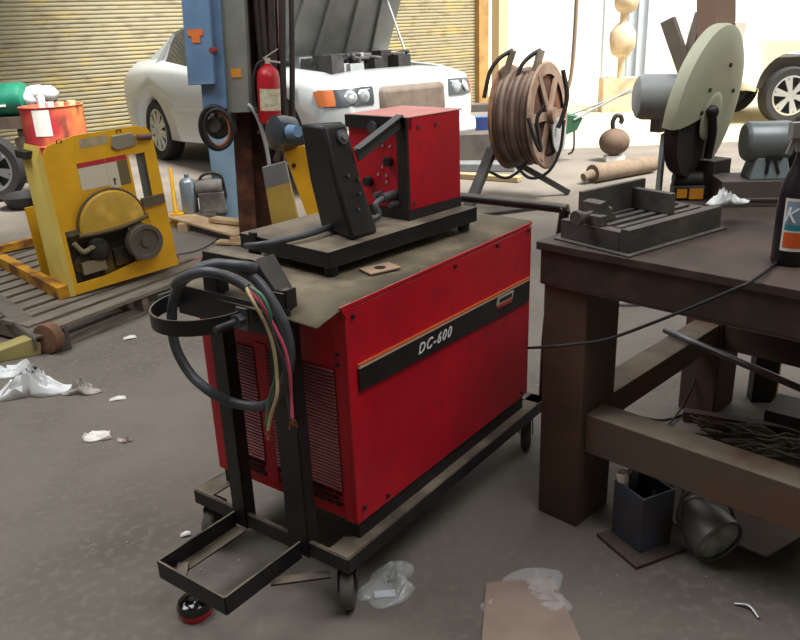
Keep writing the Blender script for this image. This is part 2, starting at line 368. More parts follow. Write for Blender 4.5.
for nm,c_,p in WIRES:
    w_=MB().tube(KL(p),.0042,seg=8).build(nm,mat(nm,c_,.5),cb)
    q=KL(p); e=MB()
    for k in range(4): e.tube([q[-1],q[-1]+V((random.uniform(-.006,.006),random.uniform(-.006,.006),-.012)),q[-1]+V((random.uniform(-.012,.012),random.uniform(-.012,.012),-.022))],.002,seg=6,n=3)
    e.build('bare_end',COPPER,w_)
# ---- wire feeder
FR=-.10; FO=W3(.125,.155,0); FZ=.90
fd=thing('wire_feeder','small red wire feeder with black spool mast and base plate, on top of the welder','wire feeder',FO+V((0,0,FZ)),YW+FR)
FM=Matrix.Translation(FO+V((0,0,FZ)))@Matrix.Rotation(YW+FR,4,'Z'); FI=FM.inverted()
zp=.072
b=MB(); b.box(0,.66,0,.385,zp-.006,zp)
for q in((0,.66,0,.006),(0,.66,.379,.385),(0,.006,0,.385),(.654,.66,0,.385)): b.box(q[0],q[1],q[2],q[3],zp-.045,zp)
b.build('base_plate',BLK,fd,bevel=.001)
for x,y in((.03,.025),(.62,.025),(.03,.36),(.62,.36)): MB().cyl((x,y,.001),(x,y,zp-.04),.019,.021,seg=14).build('foot',RUB,fd)
MB().box(-.012,0,.30,.325,.045,.085).build('latch',BLK2,fd)
def fl_(px,py,z): return FI@gz(px,py,z)
c0=fl_(410,211,FZ+zp+.03); c1=fl_(457,198,FZ+zp+.03)
bx0,by0=c0.x,max(.02,c0.y); bx1=bx0+.25; by1=by0+.25; bz0=zp+.03; bz1=bz0+.275
b=MB(); b.box(bx0-.008,bx1,by0-.003,by1+.003,zp,bz0); b.box(bx0-.012,bx0,by0-.004,by0+.035,bz0,bz1+.003); b.box(bx0-.012,bx0+.02,by0+.0,by1,bz1-.035,bz1+.003); b.build('box_frame',BLK2,fd)
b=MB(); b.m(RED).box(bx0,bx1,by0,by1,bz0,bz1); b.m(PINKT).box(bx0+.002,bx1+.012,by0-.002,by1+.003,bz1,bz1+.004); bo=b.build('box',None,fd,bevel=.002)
def fx(u,v): return (bx0-.001,by0+u,bz0+v)
for nm,u,v,r_ in(('dial',.13,.245,.02),('dial',.075,.145,.015),('dial',.165,.075,.017)):
    p=V(fx(u,v)); MB().cyl(p,p-V((.018,0,0)),r_,r_*.9,seg=16).build(nm,BLK2 if r_<.02 else STL,bo)
for u,v in((.09,.10),(.09,.08),(.105,.125),(.125,.10),(.07,.19),(.1,.19),(.14,.19)): p=V(fx(u,v)); MB().cyl(p,p-V((.004,0,0)),.004,seg=8).build('indicator_lamp',LGREY,bo)
for p in((bx0+.05,bz1-.03),(bx0+.13,bz1-.03),(bx0+.02,bz0+.02)): MB().cyl((p[0],by0,p[1]),(p[0],by0-.004,p[1]),.006,seg=8).build('screw',STL,bo)
b=MB()   # connectors low on the front
for (u,v,r_,l_) in((.055,.045,.016,.06),(.09,.03,.012,.04),(.04,.02,.012,.045),(.12,.04,.01,.03)): p=V(fx(u,v)); b.cyl(p,p-V((l_,0,0)),r_,r_*.8,seg=12)
b.build('connector',STL,fd)
# mast: folded plate
def lw(a,b_,z): return FI@W3(a,b_,z)
B0=[lw(.249,.173,.972),lw(.364,.166,.972),lw(.372,.20,.972),lw(.345,.34,.972),lw(.318,.352,.972)]
T0=[lw(.25,.25,1.287),lw(.34,.245,1.287),lw(.345,.26,1.28),lw(.30,.355,1.28),lw(.268,.36,1.287)]
mast=MB(); nB=len(B0)
mids=[p.lerp(q,.5)+ (lw(.25,.20,1)-lw(.25,.218,1)) *(-.4) for p,q in zip(B0,T0)]
mast.vf(B0+mids+T0,[tuple(range(nB))[::-1],tuple(range(2*nB,3*nB))]+[(k*nB+i,k*nB+(i+1)%nB,(k+1)*nB+(i+1)%nB,(k+1)*nB+i) for k in(0,1) for i in range(nB)])
ms=mast.build('mast',BLK2,fd,bevel=.012)
nrm=((B0[1]-B0[0]).cross(T0[0]-B0[0])).normalized()
pc=FI@gp(339,137,W3(.30,.238,1.25),-(WB)); 
pc=T0[0].lerp(T0[1],.62).lerp(B0[0].lerp(B0[1],.62),.12)
sg=-1 if nrm.dot(FI.to_3x3()@WB)>0 else 1
MB().m(STL).cyl(pc-nrm*sg*.002,pc+nrm*sg*.006,.02,seg=18).m(CHR).cyl(pc+nrm*sg*.006,pc+nrm*sg*.014,.011,seg=8).build('spindle_bolt',None,ms)
for t_,u_ in((.45,.45),(.5,.8),(.62,.7),(.75,.5)):
    q=T0[0].lerp(T0[1],u_).lerp(B0[0].lerp(B0[1],u_),t_)+nrm*sg*.006; MB().cyl(q-nrm*sg*.01,q-nrm*sg*.003,.0045,seg=8).build('rivet',STL,ms)
b=MB(); p0=V((bx0-.01,by0+.018,bz1-.008)); p1=T0[1].lerp(B0[1],.30); b.bar(p0,p1,.006,.036); b.bar(p0+V((0,0,.018)),p1+V((0,0,.018)),.03,.004); b.build('brace',mat('brace_grey','4a4a4c',.4),fd)
b=MB(); q0=V(fx(.055,.045)); b.tube([q0-V((.05,0,0)),q0-V((.09,-.0,.015)),V((.30,.10,zp+.025)),V((.20,.13,zp+.02)),FI@gz(348,221,FZ+zp+.02),FI@gz(330,227,FZ+zp+.02),FI@gz(305,235,FZ+zp+.018),FI@gz(275,242,FZ+zp+.012),FI@gz(258,245,FZ+zp+.008),FI@gz(246,246,FZ+zp-.005)],.0095,n=6)
b.build('conduit',HOSE,fd)

# ================================================================ STEEL WORK TABLE (right)
TZ=.93; T0w=gz(536,241,TZ); TR=math.atan2(-.7117,.7025)
TM=Matrix.Translation(V((T0w.x,T0w.y,0)))@Matrix.Rotation(TR,4,"Z"); TI=TM.inverted()
tb=thing('steel_workbench','heavy rusty brown steel workbench with channel legs beside the welder','workbench',(T0w.x,T0w.y,0),TR)
TL,TD=1.75,1.25
MB().box(0,TL,0,TD,TZ-.025,TZ).build('tabletop',BENCH,tb,bevel=.003)
b=MB(); b.box(.01,TL-.01,.012,.024,TZ-.125,TZ-.025); b.box(.01,TL-.01,.012,.07,TZ-.13,TZ-.122); b.box(.01,.022,.024,TD-.01,TZ-.125,TZ-.025); b.box(.01,TL-.01,TD-.03,TD-.018,TZ-.125,TZ-.025); b.build('apron',BENCH,tb)
for x,y in((.012,.028),(.012,1.02),(1.5,.028),(1.5,1.02)):
    MB().box(x,x+.15,y,y+.19,0,TZ-.13).build('leg',mat('bench_leg','4b3a31',.6,c2='5d4a38',sc=4,bump=.1) if x<1 else BENCH,tb,bevel=.006)
MB().box(.163,1.5,.05,.15,.27,.40).build('rail',BENCHR,tb,bevel=.003)
MB().box(.05,.15,.2195,1.02,.31,.40).build('rail',BENCHR,tb,bevel=.003)
MB().box(.163,1.5,1.03,1.10,.30,.40).build('rail',BENCH,tb,bevel=.003)
def tp(px,py,z=TZ): return gz(px,py,z)
def tl(px,py,z): return TI@gz(px,py,z)
# steel bar lying across the rails
b=MB(); p0=gz(665,330,.425); p1=gz(800,388,.425); dd=(p1-p0); b.cyl(p0,p0+dd*1.5,.0125,seg=14)
tag(b.build('steel_pipe',STL),'thin grey steel pipe laid across the lower rails of the workbench','pipe')

#P2START
# ================================================================ ON THE TABLE
# cut-off saw: base with rails, vise, guard, motor, arm
def onT(px,py): return gz(px,py,TZ)
sb=onT(628,256); sr=onT(720,229); SR=math.atan2(sr.y-sb.y,sr.x-sb.x); SLn=(V((sr.x-sb.x,sr.y-sb.y,0))).length
sw=thing('cutoff_saw','abrasive cut-off saw with pale green round blade guard, standing on the workbench','saw',(sb.x,sb.y,TZ),SR)
SM=Matrix.Translation(V((sb.x,sb.y,TZ)))@Matrix.Rotation(SR,4,'Z'); SI=SM.inverted()
def sp(px,py,ly):                        # point of the vertical plane at local depth ly
    n=SM.to_3x3()@V((0,1,0)); return SI@gp(px,py,SM@V((0,ly,0)),n)
BW=.245
b=MB(); b.box(0,SLn,0,.03,.006,.07); b.box(0,SLn,BW-.03,BW,.006,.06); b.box(0,.035,.03,BW-.03,.006,.06); b.box(SLn-.03,SLn,.03,BW-.03,.006,.06); b.box(.035,SLn-.03,.03,BW-.03,.02,.05)
for y in(.055,.095,.135,.175): b.box(.03,SLn-.02,y,y+.02,.05,.064)
b.box(-.015,SLn+.01,-.015,BW+.012,0,.006)
b.build('base',CASTG,sw,bevel=.002)
b=MB(); b.box(.02,.30,.185,.20,.064,.145); b.prism([(.02,.064),(.02,.12),(.045,.125),(.07,.09),(.10,.064)],.12,.185); b.cyl((-.03,.15,.085),(.10,.15,.085),.012); b.cyl((-.045,.15,.085),(-.03,.15,.085),.022); b.box(.0,.03,.10,.2,.0605,.09)
b.build('vise_jaw',CASTG,sw,bevel=.002)
b=MB(); b.box(.24,.262,.05,.184,.0645,.125); b.build('fence',CASTG,sw,bevel=.002)
# guard: thick disc sector seen obliquely
GC=gy(706,107,2.72); gx=V((.74,-.66,-.17)).normalized()     # disc normal
GR_=.262
Gx=gx; Gu=V((0,0,1)); Gv=Gu.cross(Gx)                         # in-plane axes
Gv=Gu.cross(Gx).normalized(); Gu=Gx.cross(Gv).normalized(); F=Matrix((Gu,Gv,Gx)).transposed()                              # local x up, y sideways, z along the normal
def GL(u,v,h): return SI@(GC+Gu*u+Gv*v+Gx*h)
Fl=SI.to_3x3()@F
b=MB(); a0,a1=math.radians(-100),math.radians(168)
b.m(CREAM).lathe([(.0,.032),(.12,.032),(.19,.028),(.24,.02),(GR_,.008),(GR_+.004,-.006),(GR_,-.03),(.235,-.036),(.0,-.036)],SI@GC,R=Fl,seg=48,a0=a0,a1=a1)
for t in(a0,a1):
    q=[(r_*math.cos(t),r_*math.sin(t),h) for r_,h in((0,.032),(.12,.032),(.19,.028),(.24,.02),(GR_,.008),(GR_,-.03),(.235,-.036),(0,-.036))]
    b.vf([SI@GC+Fl@V(p) for p in q],[tuple(range(8))])
b.build('blade_guard',CREAM,sw)
b=MB(); b.lathe([(0,-.03),(.235,-.03),(.235,.016),(0,.016)],SI@GC,R=Fl,seg=48); b.build('inner_guard',mat('abrasive','3a3330',.9),sw)
gi=MB(); 
gi.lathe([(0,.033),(.06,.036),(.075,.034),(.08,.030)],GL(-.02,-.02,.0),R=Fl,seg=30); gi.build('guard_boss',CREAM,sw)
b=MB(); b.tube([GL(.0,-.06,.045),GL(-.07,-.02,.05),GL(-.16,.0,.05)],.014); b.ball(GL(.0,-.06,.045),.022); b.ball(GL(.005,-.085,.045),.012); b.build('guard_lever',BLK2,sw)
for u,v in((.07,-.10),(-.0,-.12),(.05,.12),(.14,.03)): MB().cyl(GL(u,v,.02),GL(u,v,.038),.007,seg=8).build('bolt',BLK2,sw)
# motor behind left, gearbox, pivot arm
b=MB().m(LGREY); m0=SI@gy(678,97,2.86); mdir=SI.to_3x3()@V((-.98,.10,.03)).normalized()
b.lathe([(0,0),(.06,0),(.076,.01),(.078,.03),(.078,.15),(.07,.17),(.05,.18),(0,.18)],m0-mdir*.03,mdir,28)
b.m(GREY).box(-.02,.02,-.02,.02,-.03,.03,Matrix.Translation(m0+mdir*.06+V((0,0,-.09)))); b.build('motor',None,sw)
def arm(pts,w_,h_,nm,mt): 
    b=MB(); 
    for p,q in zip(pts[:-1],pts[1:]): b.bar(SI@p,SI@q,w_,h_)
    return b.build(nm,mt,sw)
ARMM=mat('arm_paint','8c7f72',.6,c2='6d6258',sc=6)
arm([gy(668,20,2.86),gy(690,85,2.80)],.03,.045,'arm',ARMM); arm([gy(702,14,2.86),gy(676,105,2.80)],.03,.04,'arm',ARMM)
arm([gy(716,-5,2.80),gy(716,42,2.78)],.08,.09,'handle_housing',mat('housing_brown','a58a78',.6,c2='a08474',sc=7))
q=SI@gz(712,196,TZ); b=MB(); b.box(q.x-.05,q.x+.05,q.y-.03,q.y+.09,.0,.13); b.build('pivot_block',CASTG,sw,bevel=.004)
b=MB(); b.bar(SI@gy(664,134,2.83),SI@gz(657,206,TZ+.005),.02,.012,(1,0,0)); b.build('guide_rod',STL,sw)
# cordless tool with orange battery
p=onT(690,200); ct=thing('power_tool','small black power tool with two orange panels behind the saw base on the workbench','tool',(p.x,p.y+.02,TZ),-.15)
b=MB(); b.box(-.055,.05,-.03,.05,0,.05); b.cyl((-.055,.01,.065),(.045,.01,.065),.028); b.build('body',DARK,ct,bevel=.006)
MB().box(-.045,-.012,-.034,-.0305,.010,.040).build('orange_panel',mat('orange_plastic','e89a2a',.5),ct); MB().box(-.004,.042,-.034,-.0305,.006,.042).build('orange_panel',mat('orange_plastic','e89a2a',.5),ct)
# bench grinder on a steel block
p=onT(764,209); bl=MB(); Mg=Matrix.Translation(V((p.x+.03,p.y+.09,TZ)))@Matrix.Rotation(-.12,4,'Z')
bl.box(-.15,.22,-.06,.10,0,.085,Mg).box(-.15,.22,-.065,-.06,.02,.03,Mg); tag(bl.build('steel_block',mat('block_grey','6f6660',.6,c2='5a514b',sc=5,bump=.1),bevel=.004),'dull brown steel block under the bench grinder on the workbench','block')
gr=thing('bench_grinder','grey bench grinder with pale blue pedestal foot standing on a steel block','grinder',(p.x+.035,p.y+.10,TZ+.085),-.12)
b=MB(); b.prism([(-.065,0),(.07,0),(.05,.07),(-.045,.07)],-.05,.05); b.build('pedestal',mat('pale_blue_cast','9fb2b8',.5),gr,bevel=.004)
b=MB(); b.cyl((-.012,-.052,.02),(-.010,-.052,.065),.006,seg=8); b.cyl((.01,-.052,.065),(.026,-.052,.02),.005,seg=8); b.bar((-.02,-.053,.068),(.03,-.053,.068),.006,.01); b.build('emblem',DARK,gr)
b=MB(); b.lathe([(0,-.08),(.055,-.08),(.062,-.072),(.064,-.065),(.064,.055),(.062,.062),(.055,.07),(0,.07)],(.0,0,.118),(1,0,0),32); b.build('motor',mat('motor_grey','8f9799',.35,metal=.3,c2='7d8486'),gr)
for s_ in(1,):
    b=MB(); b.lathe([(0,0),(.07,0),(.078,.006),(.078,.035),(.07,.042),(0,.042)],(s_*.082,0,.118),(s_,0,0),28); b.build('wheel_guard',DARK,gr)
    b=MB(); b.lathe([(0,.0435),(.055,.0435),(.055,.055),(.02,.056),(0,.056)],(s_*.082,0,.118),(s_,0,0),28); b.build('grinding_wheel',CASTG,gr)
# clutter beside the grinder
p=onT(795,172); b=MB()
pc_=gy(795,150,2.55)
mo=thing('machine_head','dark greasy machine head standing behind the spray bottle at the bench edge','machine',(pc_.x+.04,pc_.y+.10,TZ),.2)
b=MB(); b.box(-.05,.10,-.05,.08,0,.10); b.ball((.02,0,.17),.085,(1,1,.9)); b.cyl((-.06,-.02,.20),(.06,-.02,.24),.03); b.box(-.03,.06,-.06,.06,.10,.15); b.build('casting',CASTG,mo,bevel=.004)
# spray bottle
p=gz(793,266,TZ); bt=thing('spray_bottle','tall dark bottle with white, blue and orange label on the workbench','bottle',(p.x+.005,p.y+.03,TZ),0); bt.scale=(1.17,1.17,1.17)
b=MB(); b.lathe([(0,0),(.036,0),(.039,.004),(.039,.155),(.036,.172),(.024,.20),(.017,.225),(.015,.24),(0,.24)],seg=32); b.build('body',mat('bottle_dark','241d24',.3),bt)
b=MB(); b.lathe([(0,.24),(.018,.24),(.018,.262),(.013,.27),(0,.27)],seg=20); b.box(-.035,.02,-.011,.011,.27,.30); b.bar((-.022,0,.272),(-.035,0,.235),.01,.006,(0,1,0)); b.build('trigger',mat('cap_grey','8d8a86',.5),bt)
lb=MB(); la0,la1=math.radians(-197),math.radians(-88)
def band(mt,z0,z1,r_,a0=la0,a1=la1): lb.m(mt).lathe([(r_,z0),(r_,z1)],seg=20,a0=a0,a1=a1)
band(PAPER,.035,.148,.0396); band(mat('label_blue','8fa3b8',.5),.092,.142,.0399,la0+.12,la1-.3); band(mat('label_teal','2d8fa0',.5),.080,.092,.0399,la0+.12,la1-.3); band(mat('label_orange','e0622c',.5),.042,.076,.0399,la0+.12,la1-.3)
lo=lb.build('label',None,bt)
tx=Matrix.Translation(V((-.026,-.0335,.098)))@Matrix.Rotation(math.radians(-30),4,'Z')@Matrix.Rotation(PI/2,4,'X')
text('letter','K',.045,Matrix.Translation(V((-.0375,-.0225,.100)))@Matrix.Rotation(math.radians(-58),4,'Z')@Matrix.Rotation(PI/2,4,'X'),mat('label_ink','e9ecec',.5),lo,shear=.25)
# thin cable from behind the welder across the table leg and onto the table top
b=MB(); b.tube([gy(528,348,2.45),gy(545,347,2.04),gy(575,344,1.98),gy(608,339,1.95),gy(655,322,1.86),gy(700,304,1.79),gy(735,289,1.745),gy(752,281,1.76),gz(775,264,TZ+.006),gz(800,243,TZ+.006),gz(830,225,TZ+.006)],.0042,seg=8)
tag(b.build('black_cable',RUB),'long thin black cord sagging across the workbench leg and up over its front edge','cord')
b=MB(); b.tube([gy(604,284,2.9),gy(601,320,2.9),gy(601,350,2.9),gz(607,375,.35),gz(613,398,.1),gz(622,410,.02),gz(660,420,.006),gz(690,412,.006)],.004,seg=8); tag(b.build('loose_cable',RUB),'black cord hanging down just behind the near left workbench leg','cord')
b=MB(); b.tube([gy(683,292,3.1),gy(688,312,3.1),gy(694,340,3.1),gy(694,380,2.9),gz(680,410,.03),gz(660,432,.006),gz(640,440,.006)],.004,seg=8); tag(b.build('loose_cable',RUB),'black cord hanging in front of the rear left workbench leg','cord')

# ================================================================ UNDER THE TABLE
def gpt(px,py): 
    p=gz(px,py); return V((p.x,p.y,0))
bp=gpt(628,545); bx=thing('steel_socket_box','open square steel tube holder on a flat base plate, under the front bench rail','holder',bp+V((-.01,-.0,0)),-1.15)
b=MB(); b.box(-.075,.11,-.05,.14,0,.012); b.build('base_plate',BENCH,bx,bevel=.002)
BX=mat('box_blue_steel','4a5262',.5,metal=.3,c2='4b3a34',sc=7)
b=MB(); 
for q in((-.065,.065,.0,.006),(-.065,.065,.114,.12),(-.065,-.059,.006,.114),(.059,.065,.006,.114)): b.box(q[0],q[1],q[2],q[3],.012,.20)
b.build('square_tube',BX,bx)
b=MB(); b.m(BLK2)
for z in(.08,.14): b.cyl((-.0655,.05,z),(-.0672,.05,z),.012,seg=10)
b.build('hole',BLK2,bx)
for nm,px,h,w_,mt,lab,tl_ in(('metal_clamp',.0,.17,.022,STL,'bright metal clamp standing in the open steel tube holder',.15),('white_cap_tube',.035,.19,.018,PAPER,'white capped tube standing in the open steel tube holder',-.2)):
    Mx=Matrix.Translation(bx.location+V((px,.05,.014)))@Matrix.Rotation(tl_,4,'Y'); b=MB()
    if nm=='metal_clamp': b.bar(Mx@V((-.02,0,0)),Mx@V((-.028,0,h+.02)),.02,.005,(0,1,0)); b.bar(Mx@V((.015,0,0)),Mx@V((.0,0,h+.05)),.02,.005,(0,1,0)); b.tube([Mx@V((-.028,0,h+.02)),Mx@V((-.01,0,h+.06)),Mx@V((0,0,h+.05))],.008); b.m(STL)
    else: b.cyl(Mx@V((0,0,0)),Mx@V((0,0,h)),.013); b.cyl(Mx@V((0,0,h)),Mx@V((0,0,h+.03)),.018)
    tag(b.build(nm,mt),lab,'tool')
# work lamp / motor lying on its side
lp=gz(722,540,.085); wl_=thing('round_work_lamp','round metal work lamp with glass face lying on the floor under the bench rail','lamp',(lp.x-.01,lp.y+.06,0.001),0)
dr=V((.30,-.93,-.22)).normalized(); cc=V((-.01,-.01,.085))
b=MB(); b.lathe([(0,-.10),(.045,-.10),(.06,-.08),(.068,-.04),(.072,-.03),(.078,.02),(.080,.05),(.074,.056),(.068,.05)],cc,dr,30); b.build('housing',mat('lamp_metal','6f6f6b',.45,metal=.5,c2='50504d',sc=8),wl_)
b=MB(); b.lathe([(0,.056),(.03,.054),(.055,.051),(.0685,.046)],cc,dr,30); b.build('glass_face',mat('lamp_glass','a9b0a8',.2,c2='5d6660',sc=16,spec=.8),wl_)
MB().tube([cc+V((-.08,.02,.0)),cc+V((-.06,.07,.07)),cc+V((.0,.08,.09)),cc+V((.07,.06,.06)),cc+V((.085,.0,0))],.006).build('handle',STL,wl_)
# hose coil: counted loops
hp=gpt(664,533)
for i,(dx,dy,r_,cc_) in enumerate(((0,0,.085,'a5a392'),(.045,.015,.09,'8d8b7c'),(.035,.11,.09,'4a4740'))):
    c_=V((hp.x+dx+.005,hp.y+.05+dy,r_+.008)); b=MB(); ax=V((.8,-.55,.15)).normalized(); Fm=frame(ax)
    b.tube([c_+Fm@V((r_*math.cos(t*PI/8),r_*math.sin(t*PI/8),.004*math.sin(t))) for t in range(17)],.0075,seg=8,n=3)
    tag(b.build('cable_loop',mat('cable_'+cc_,cc_,.6)),('front pale','middle grey','rear dark')[i]+' cable loop standing on edge between tube holder and work lamp','cable','cable loops under the bench')
# wire tangle at the rail
random.seed(3)
b=MB(); c0_=gz(745,448,.02)
for k in range(26):
    pts=[]; ox=random.uniform(-.16,.22); oy=random.uniform(-.08,.10)
    for t in range(7): pts.append((c0_.x-.12+t*.075+random.uniform(-.02,.02)+ox*.2,c0_.y+oy+.05-t*.035+random.uniform(-.03,.03),.02+random.uniform(0,.07)))
    b.tube(pts,.0055,seg=6,n=4)
tag(b.build('wire_tangle',mat('wire_dark','3a332b',.7,c2='6b5f4f',sc=5)),'heap of tangled dark cables on the floor behind the front bench rail','cables',kind='stuff')
b=MB(); c1_=gpt(700,425); b.bar(c1_+V((-.05,.05,.025)),c1_+V((.25,-.10,.025)),.04,.04); tag(b.build('channel_bar',BENCH),'short dark steel channel on the floor beside the cable heap','bar')
# sheets of cardboard / steel
b=MB(); c2_=gpt(765,552); Mx=Matrix.Translation(c2_+V((.02,.06,.012)))@Matrix.Rotation(.55,4,'Z')@Matrix.Rotation(-.16,4,'X')
b.box(-.13,.19,-.10,.13,.02,.026,Mx); tag(b.build('steel_sheet',mat('sheet_brown','564840',.7,c2='6a5a4e',sc=4)),'brown sheet metal offcut leaning on the floor to the right of the work lamp','sheet')
b=MB(); Mx=Matrix.Translation(gpt(760,455)+V((.33,.08,.04)))@Matrix.Rotation(-.7,4,'Z'); b.box(-.25,.3,-.08,.1,-.035,.05,Mx); tag(b.build('dark_box',mat('dark_case','231f1e',.7)),'low dark case on the floor under the bench behind the cables','case')
# post with yellow edge behind
pp=gpt(765,405); b=MB().m(BLK2); Mx=Matrix.Translation(pp+V((0,.05,0)))@Matrix.Rotation(-.1,4,'Z'); b.box(-.045,.05,-.03,.03,0,.78,Mx); b.m(YEL).box(.05,.056,-.03,.03,0,.78,Mx)
tag(b.build('floor_post',None),'dark post with a thin yellow edge standing behind the bench','post')
hz=gpt(625,300); b=MB(); b.tube([hz+V((-.12,.05,.012)),hz+V((.02,.14,.012)),hz+V((.14,.06,.012)),hz+V((.12,-.08,.012)),hz+V((-.02,-.10,.012)),hz+V((-.22,-.06,.012))],.012); tag(b.build('floor_hose',mat('hose_pale','7d8586',.6)),'grey hose loop on the bright floor seen under the bench top','hose')

# ================================================================ BEAM COLUMN AND WHAT HANGS ON IT
cb0=V((-1.10,6.02,0)); LEAN=.045
def lean(x,y,z): return V((cb0.x+x+LEAN*z,cb0.y+y,z))
def lbox(b,x0,x1,y0,y1,z0,z1):
    b.hexa([lean(x0,y0,z0),lean(x1,y0,z0),lean(x1,y1,z0),lean(x0,y1,z0)],[lean(x0,y0,z1),lean(x1,y0,z1),lean(x1,y1,z1),lean(x0,y1,z1)])
b=MB(); lbox(b,-.10,-.085,-.10,.10,.0,5.4); lbox(b,.245,.26,-.10,.10,.0,5.4); lbox(b,-.085,.245,-.01,.01,.0,5.4); lbox(b,-.13,.29,-.13,.13,0,.02); lbox(b,-.10,.03,-.115,-.101,.02,5.4); lbox(b,.19,.26,-.115,-.101,.02,5.4)
tag(b.build('column_beam',RUST),'rust brown steel H-beam column beside the blue electrical boxes','column')
# black hoses hanging along its right side
for i,(dx,dy,r_) in enumerate(((.13,-.16,.022),(.185,-.165,.024),(.24,-.16,.026),(.30,-.15,.024),(.345,-.12,.02))):
    b=MB(); zt=3.2; zb=(.95,.85,.75,.8,.55)[i]
    b.tube([lean(dx+.02*math.sin(z*2+i),dy,z) for z in [zt-(zt-zb)*k/6 for k in range(7)]]+[lean(dx-.03,dy-.02,zb-.12)],r_,seg=10)
    tag(b.build('hanging_hose',mat('hose_black','2b2524',.6,c2='3a302c',sc=5)),'thick black hose hanging down the right side of the rusty column','hose','hoses hanging on the column')
# fire extinguisher
ep_=gy(270,123,5.68); ex=thing('fire_extinguisher','red fire extinguisher with white label hanging on the rusty column','fire extinguisher',(ep_.x,ep_.y,ep_.z+.0),0,rot=(0,.055,0)); ex.scale=(1,1,.9); MB().box(-.03,.03,.07,.25,.15,.19).build('bracket',BLK2,ex)
b=MB(); b.lathe([(0,0),(.07,0),(.078,.012),(.078,.34),(.07,.385),(.045,.415),(.028,.425),(.028,.44),(0,.44)],seg=28); b.build('cylinder',mat('extinguisher_red','b01c28',.35),ex)
b=MB(); b.lathe([(.0788,.10),(.0788,.26)],seg=24,a0=math.radians(-178),a1=math.radians(-5)); b.build('label',mat('label_cream','cfc9b0',.6,c2='a8a080',sc=30),ex)
b=MB(); b.cyl((0,0,.44),(0,0,.48),.018); b.bar((-.03,0,.475),(.07,0,.545),.02,.008); b.bar((-.02,0,.465),(.085,0,.45),.02,.012); b.build('valve',mat('valve_silver','c9c6ba',.4,metal=.3),ex)
MB().tube([(-.018,0,.46),(-.07,-.01,.43),(-.10,-.02,.30),(-.095,-.02,.15),(-.08,-.03,.08)],.011).build('hose',RUB,ex)
# electrical boxes
def col_plane(px,py,Y): p=gy(px,py,Y); return p
e=gy(221,90,5.70); bxs=thing('switch_box','light blue electrical disconnect box with orange sticker, left of the rusty column','electrical box',(e.x,e.y,0),0)
def eb(x0,x1,y0,y1,z0,z1,mt,nm,par,Yr=5.8):
    b=MB(); ox=par.location.x; oy=par.location.y
    b.hexa([V((x0+LEAN*z0*1.0,y0,z0)),V((x1+LEAN*z0,y0,z0)),V((x1+LEAN*z0,y1,z0)),V((x0+LEAN*z0,y1,z0))],[V((x0+LEAN*z1,y0,z1)),V((x1+LEAN*z1,y0,z1)),V((x1+LEAN*z1,y1,z1)),V((x0+LEAN*z1,y1,z1))]); return b.build(nm,mt,par,bevel=.004)
xo=-LEAN*1.3
eb(xo-.13,xo+.04,0,.16,1.03,2.2,BLUE,'cabinet',bxs); eb(xo-.20,xo-.02,-.07,-.003,1.20,2.2,BLUE,'door',bxs)
MB().cyl((.0,-.02,1.42),(-.02,-.08,1.42),.018,seg=10).build('switch_handle',mat('switch_red','8e3a34',.5),bxs)
b=MB(); q=(-.125+xo+LEAN*1.5,-.0755,1.5); b.box(q[0]-.05,q[0]+.055,q[1],q[1]+.003,1.515,1.555); b.box(q[0]-.025,q[0]+.03,q[1],q[1]+.003,1.47,1.515); b.build('warning_sticker',ORG,bxs)
e=gy(238,98,5.74); cbx=thing('conduit_box','tall grey steel conduit box with small orange sticker on the column','electrical box',(e.x,e.y,0),0)
xo=-LEAN*1.1
eb(xo-.10,xo+.08,0,.162,.995,2.3,mat('box_grey','84877f',.5,c2='777a72',sc=6),'case',cbx); q=gy(236,73,5.73)-V((e.x,e.y,0)); MB().box(q.x-.035,q.x+.035,-.006,-.001,q.z-.03,q.z+.03).build('orange_sticker',mat('orange2','d8923a',.5),cbx)
MB().tube([(.07,-.01,1.05),(.10,-.03,1.02),(.14,-.03,.92),(.17,-.03,.75),(.18,-.03,.6)],.014).build('flex_conduit',LGREY,cbx)
# coiled hose on the column
hc=gy(216,128,5.62); cg=[]
for i,(r_,tk,mt,lab) in enumerate(((.145,.016,RUB,'outer black hose loop hung on the column below the blue box'),(.115,.010,mat('hose_orange','a5623e',.6),'inner orange hose loop hung on the column below the blue box'),(.13,.014,RUB,'middle black hose loop hung on the column below the blue box'))):
    b=MB(); b.tube([(hc.x+r_*.74*math.cos(t*PI/10)+.015*i,hc.y-.03*i,hc.z+r_*math.sin(t*PI/10)) for t in range(21)],tk,seg=8,n=3); tag(b.build('hose_loop',mt),lab,'hose')
b=MB(); b.lathe([(0,.0),(.075,0),(.085,.02),(.075,.04),(0,.04)],(hc.x,hc.y+.03,hc.z),(0,1,0),28); b.box(hc.x-.05,hc.x+.10,hc.y+.06,hc.y+.28,hc.z-.06,hc.z+.10); b.cyl((hc.x,hc.y-.09,hc.z+.092),(hc.x,hc.y+.08,hc.z+.092),.014); b.box(hc.x-.02,hc.x+.02,hc.y+.05,hc.y+.08,hc.z,hc.z+.1); b.cyl((hc.x-.01,hc.y-.02,hc.z+.02),(hc.x-.01,hc.y+.08,hc.z+.02),.05); b.cyl((hc.x+.05,hc.y-.0,hc.z+.05),(hc.x+.05,hc.y+.08,hc.z+.05),.03); tag(b.build('hose_hanger',CASTG,bevel=.004),'greasy cast hanger bracket on the column inside the hose loops','bracket')
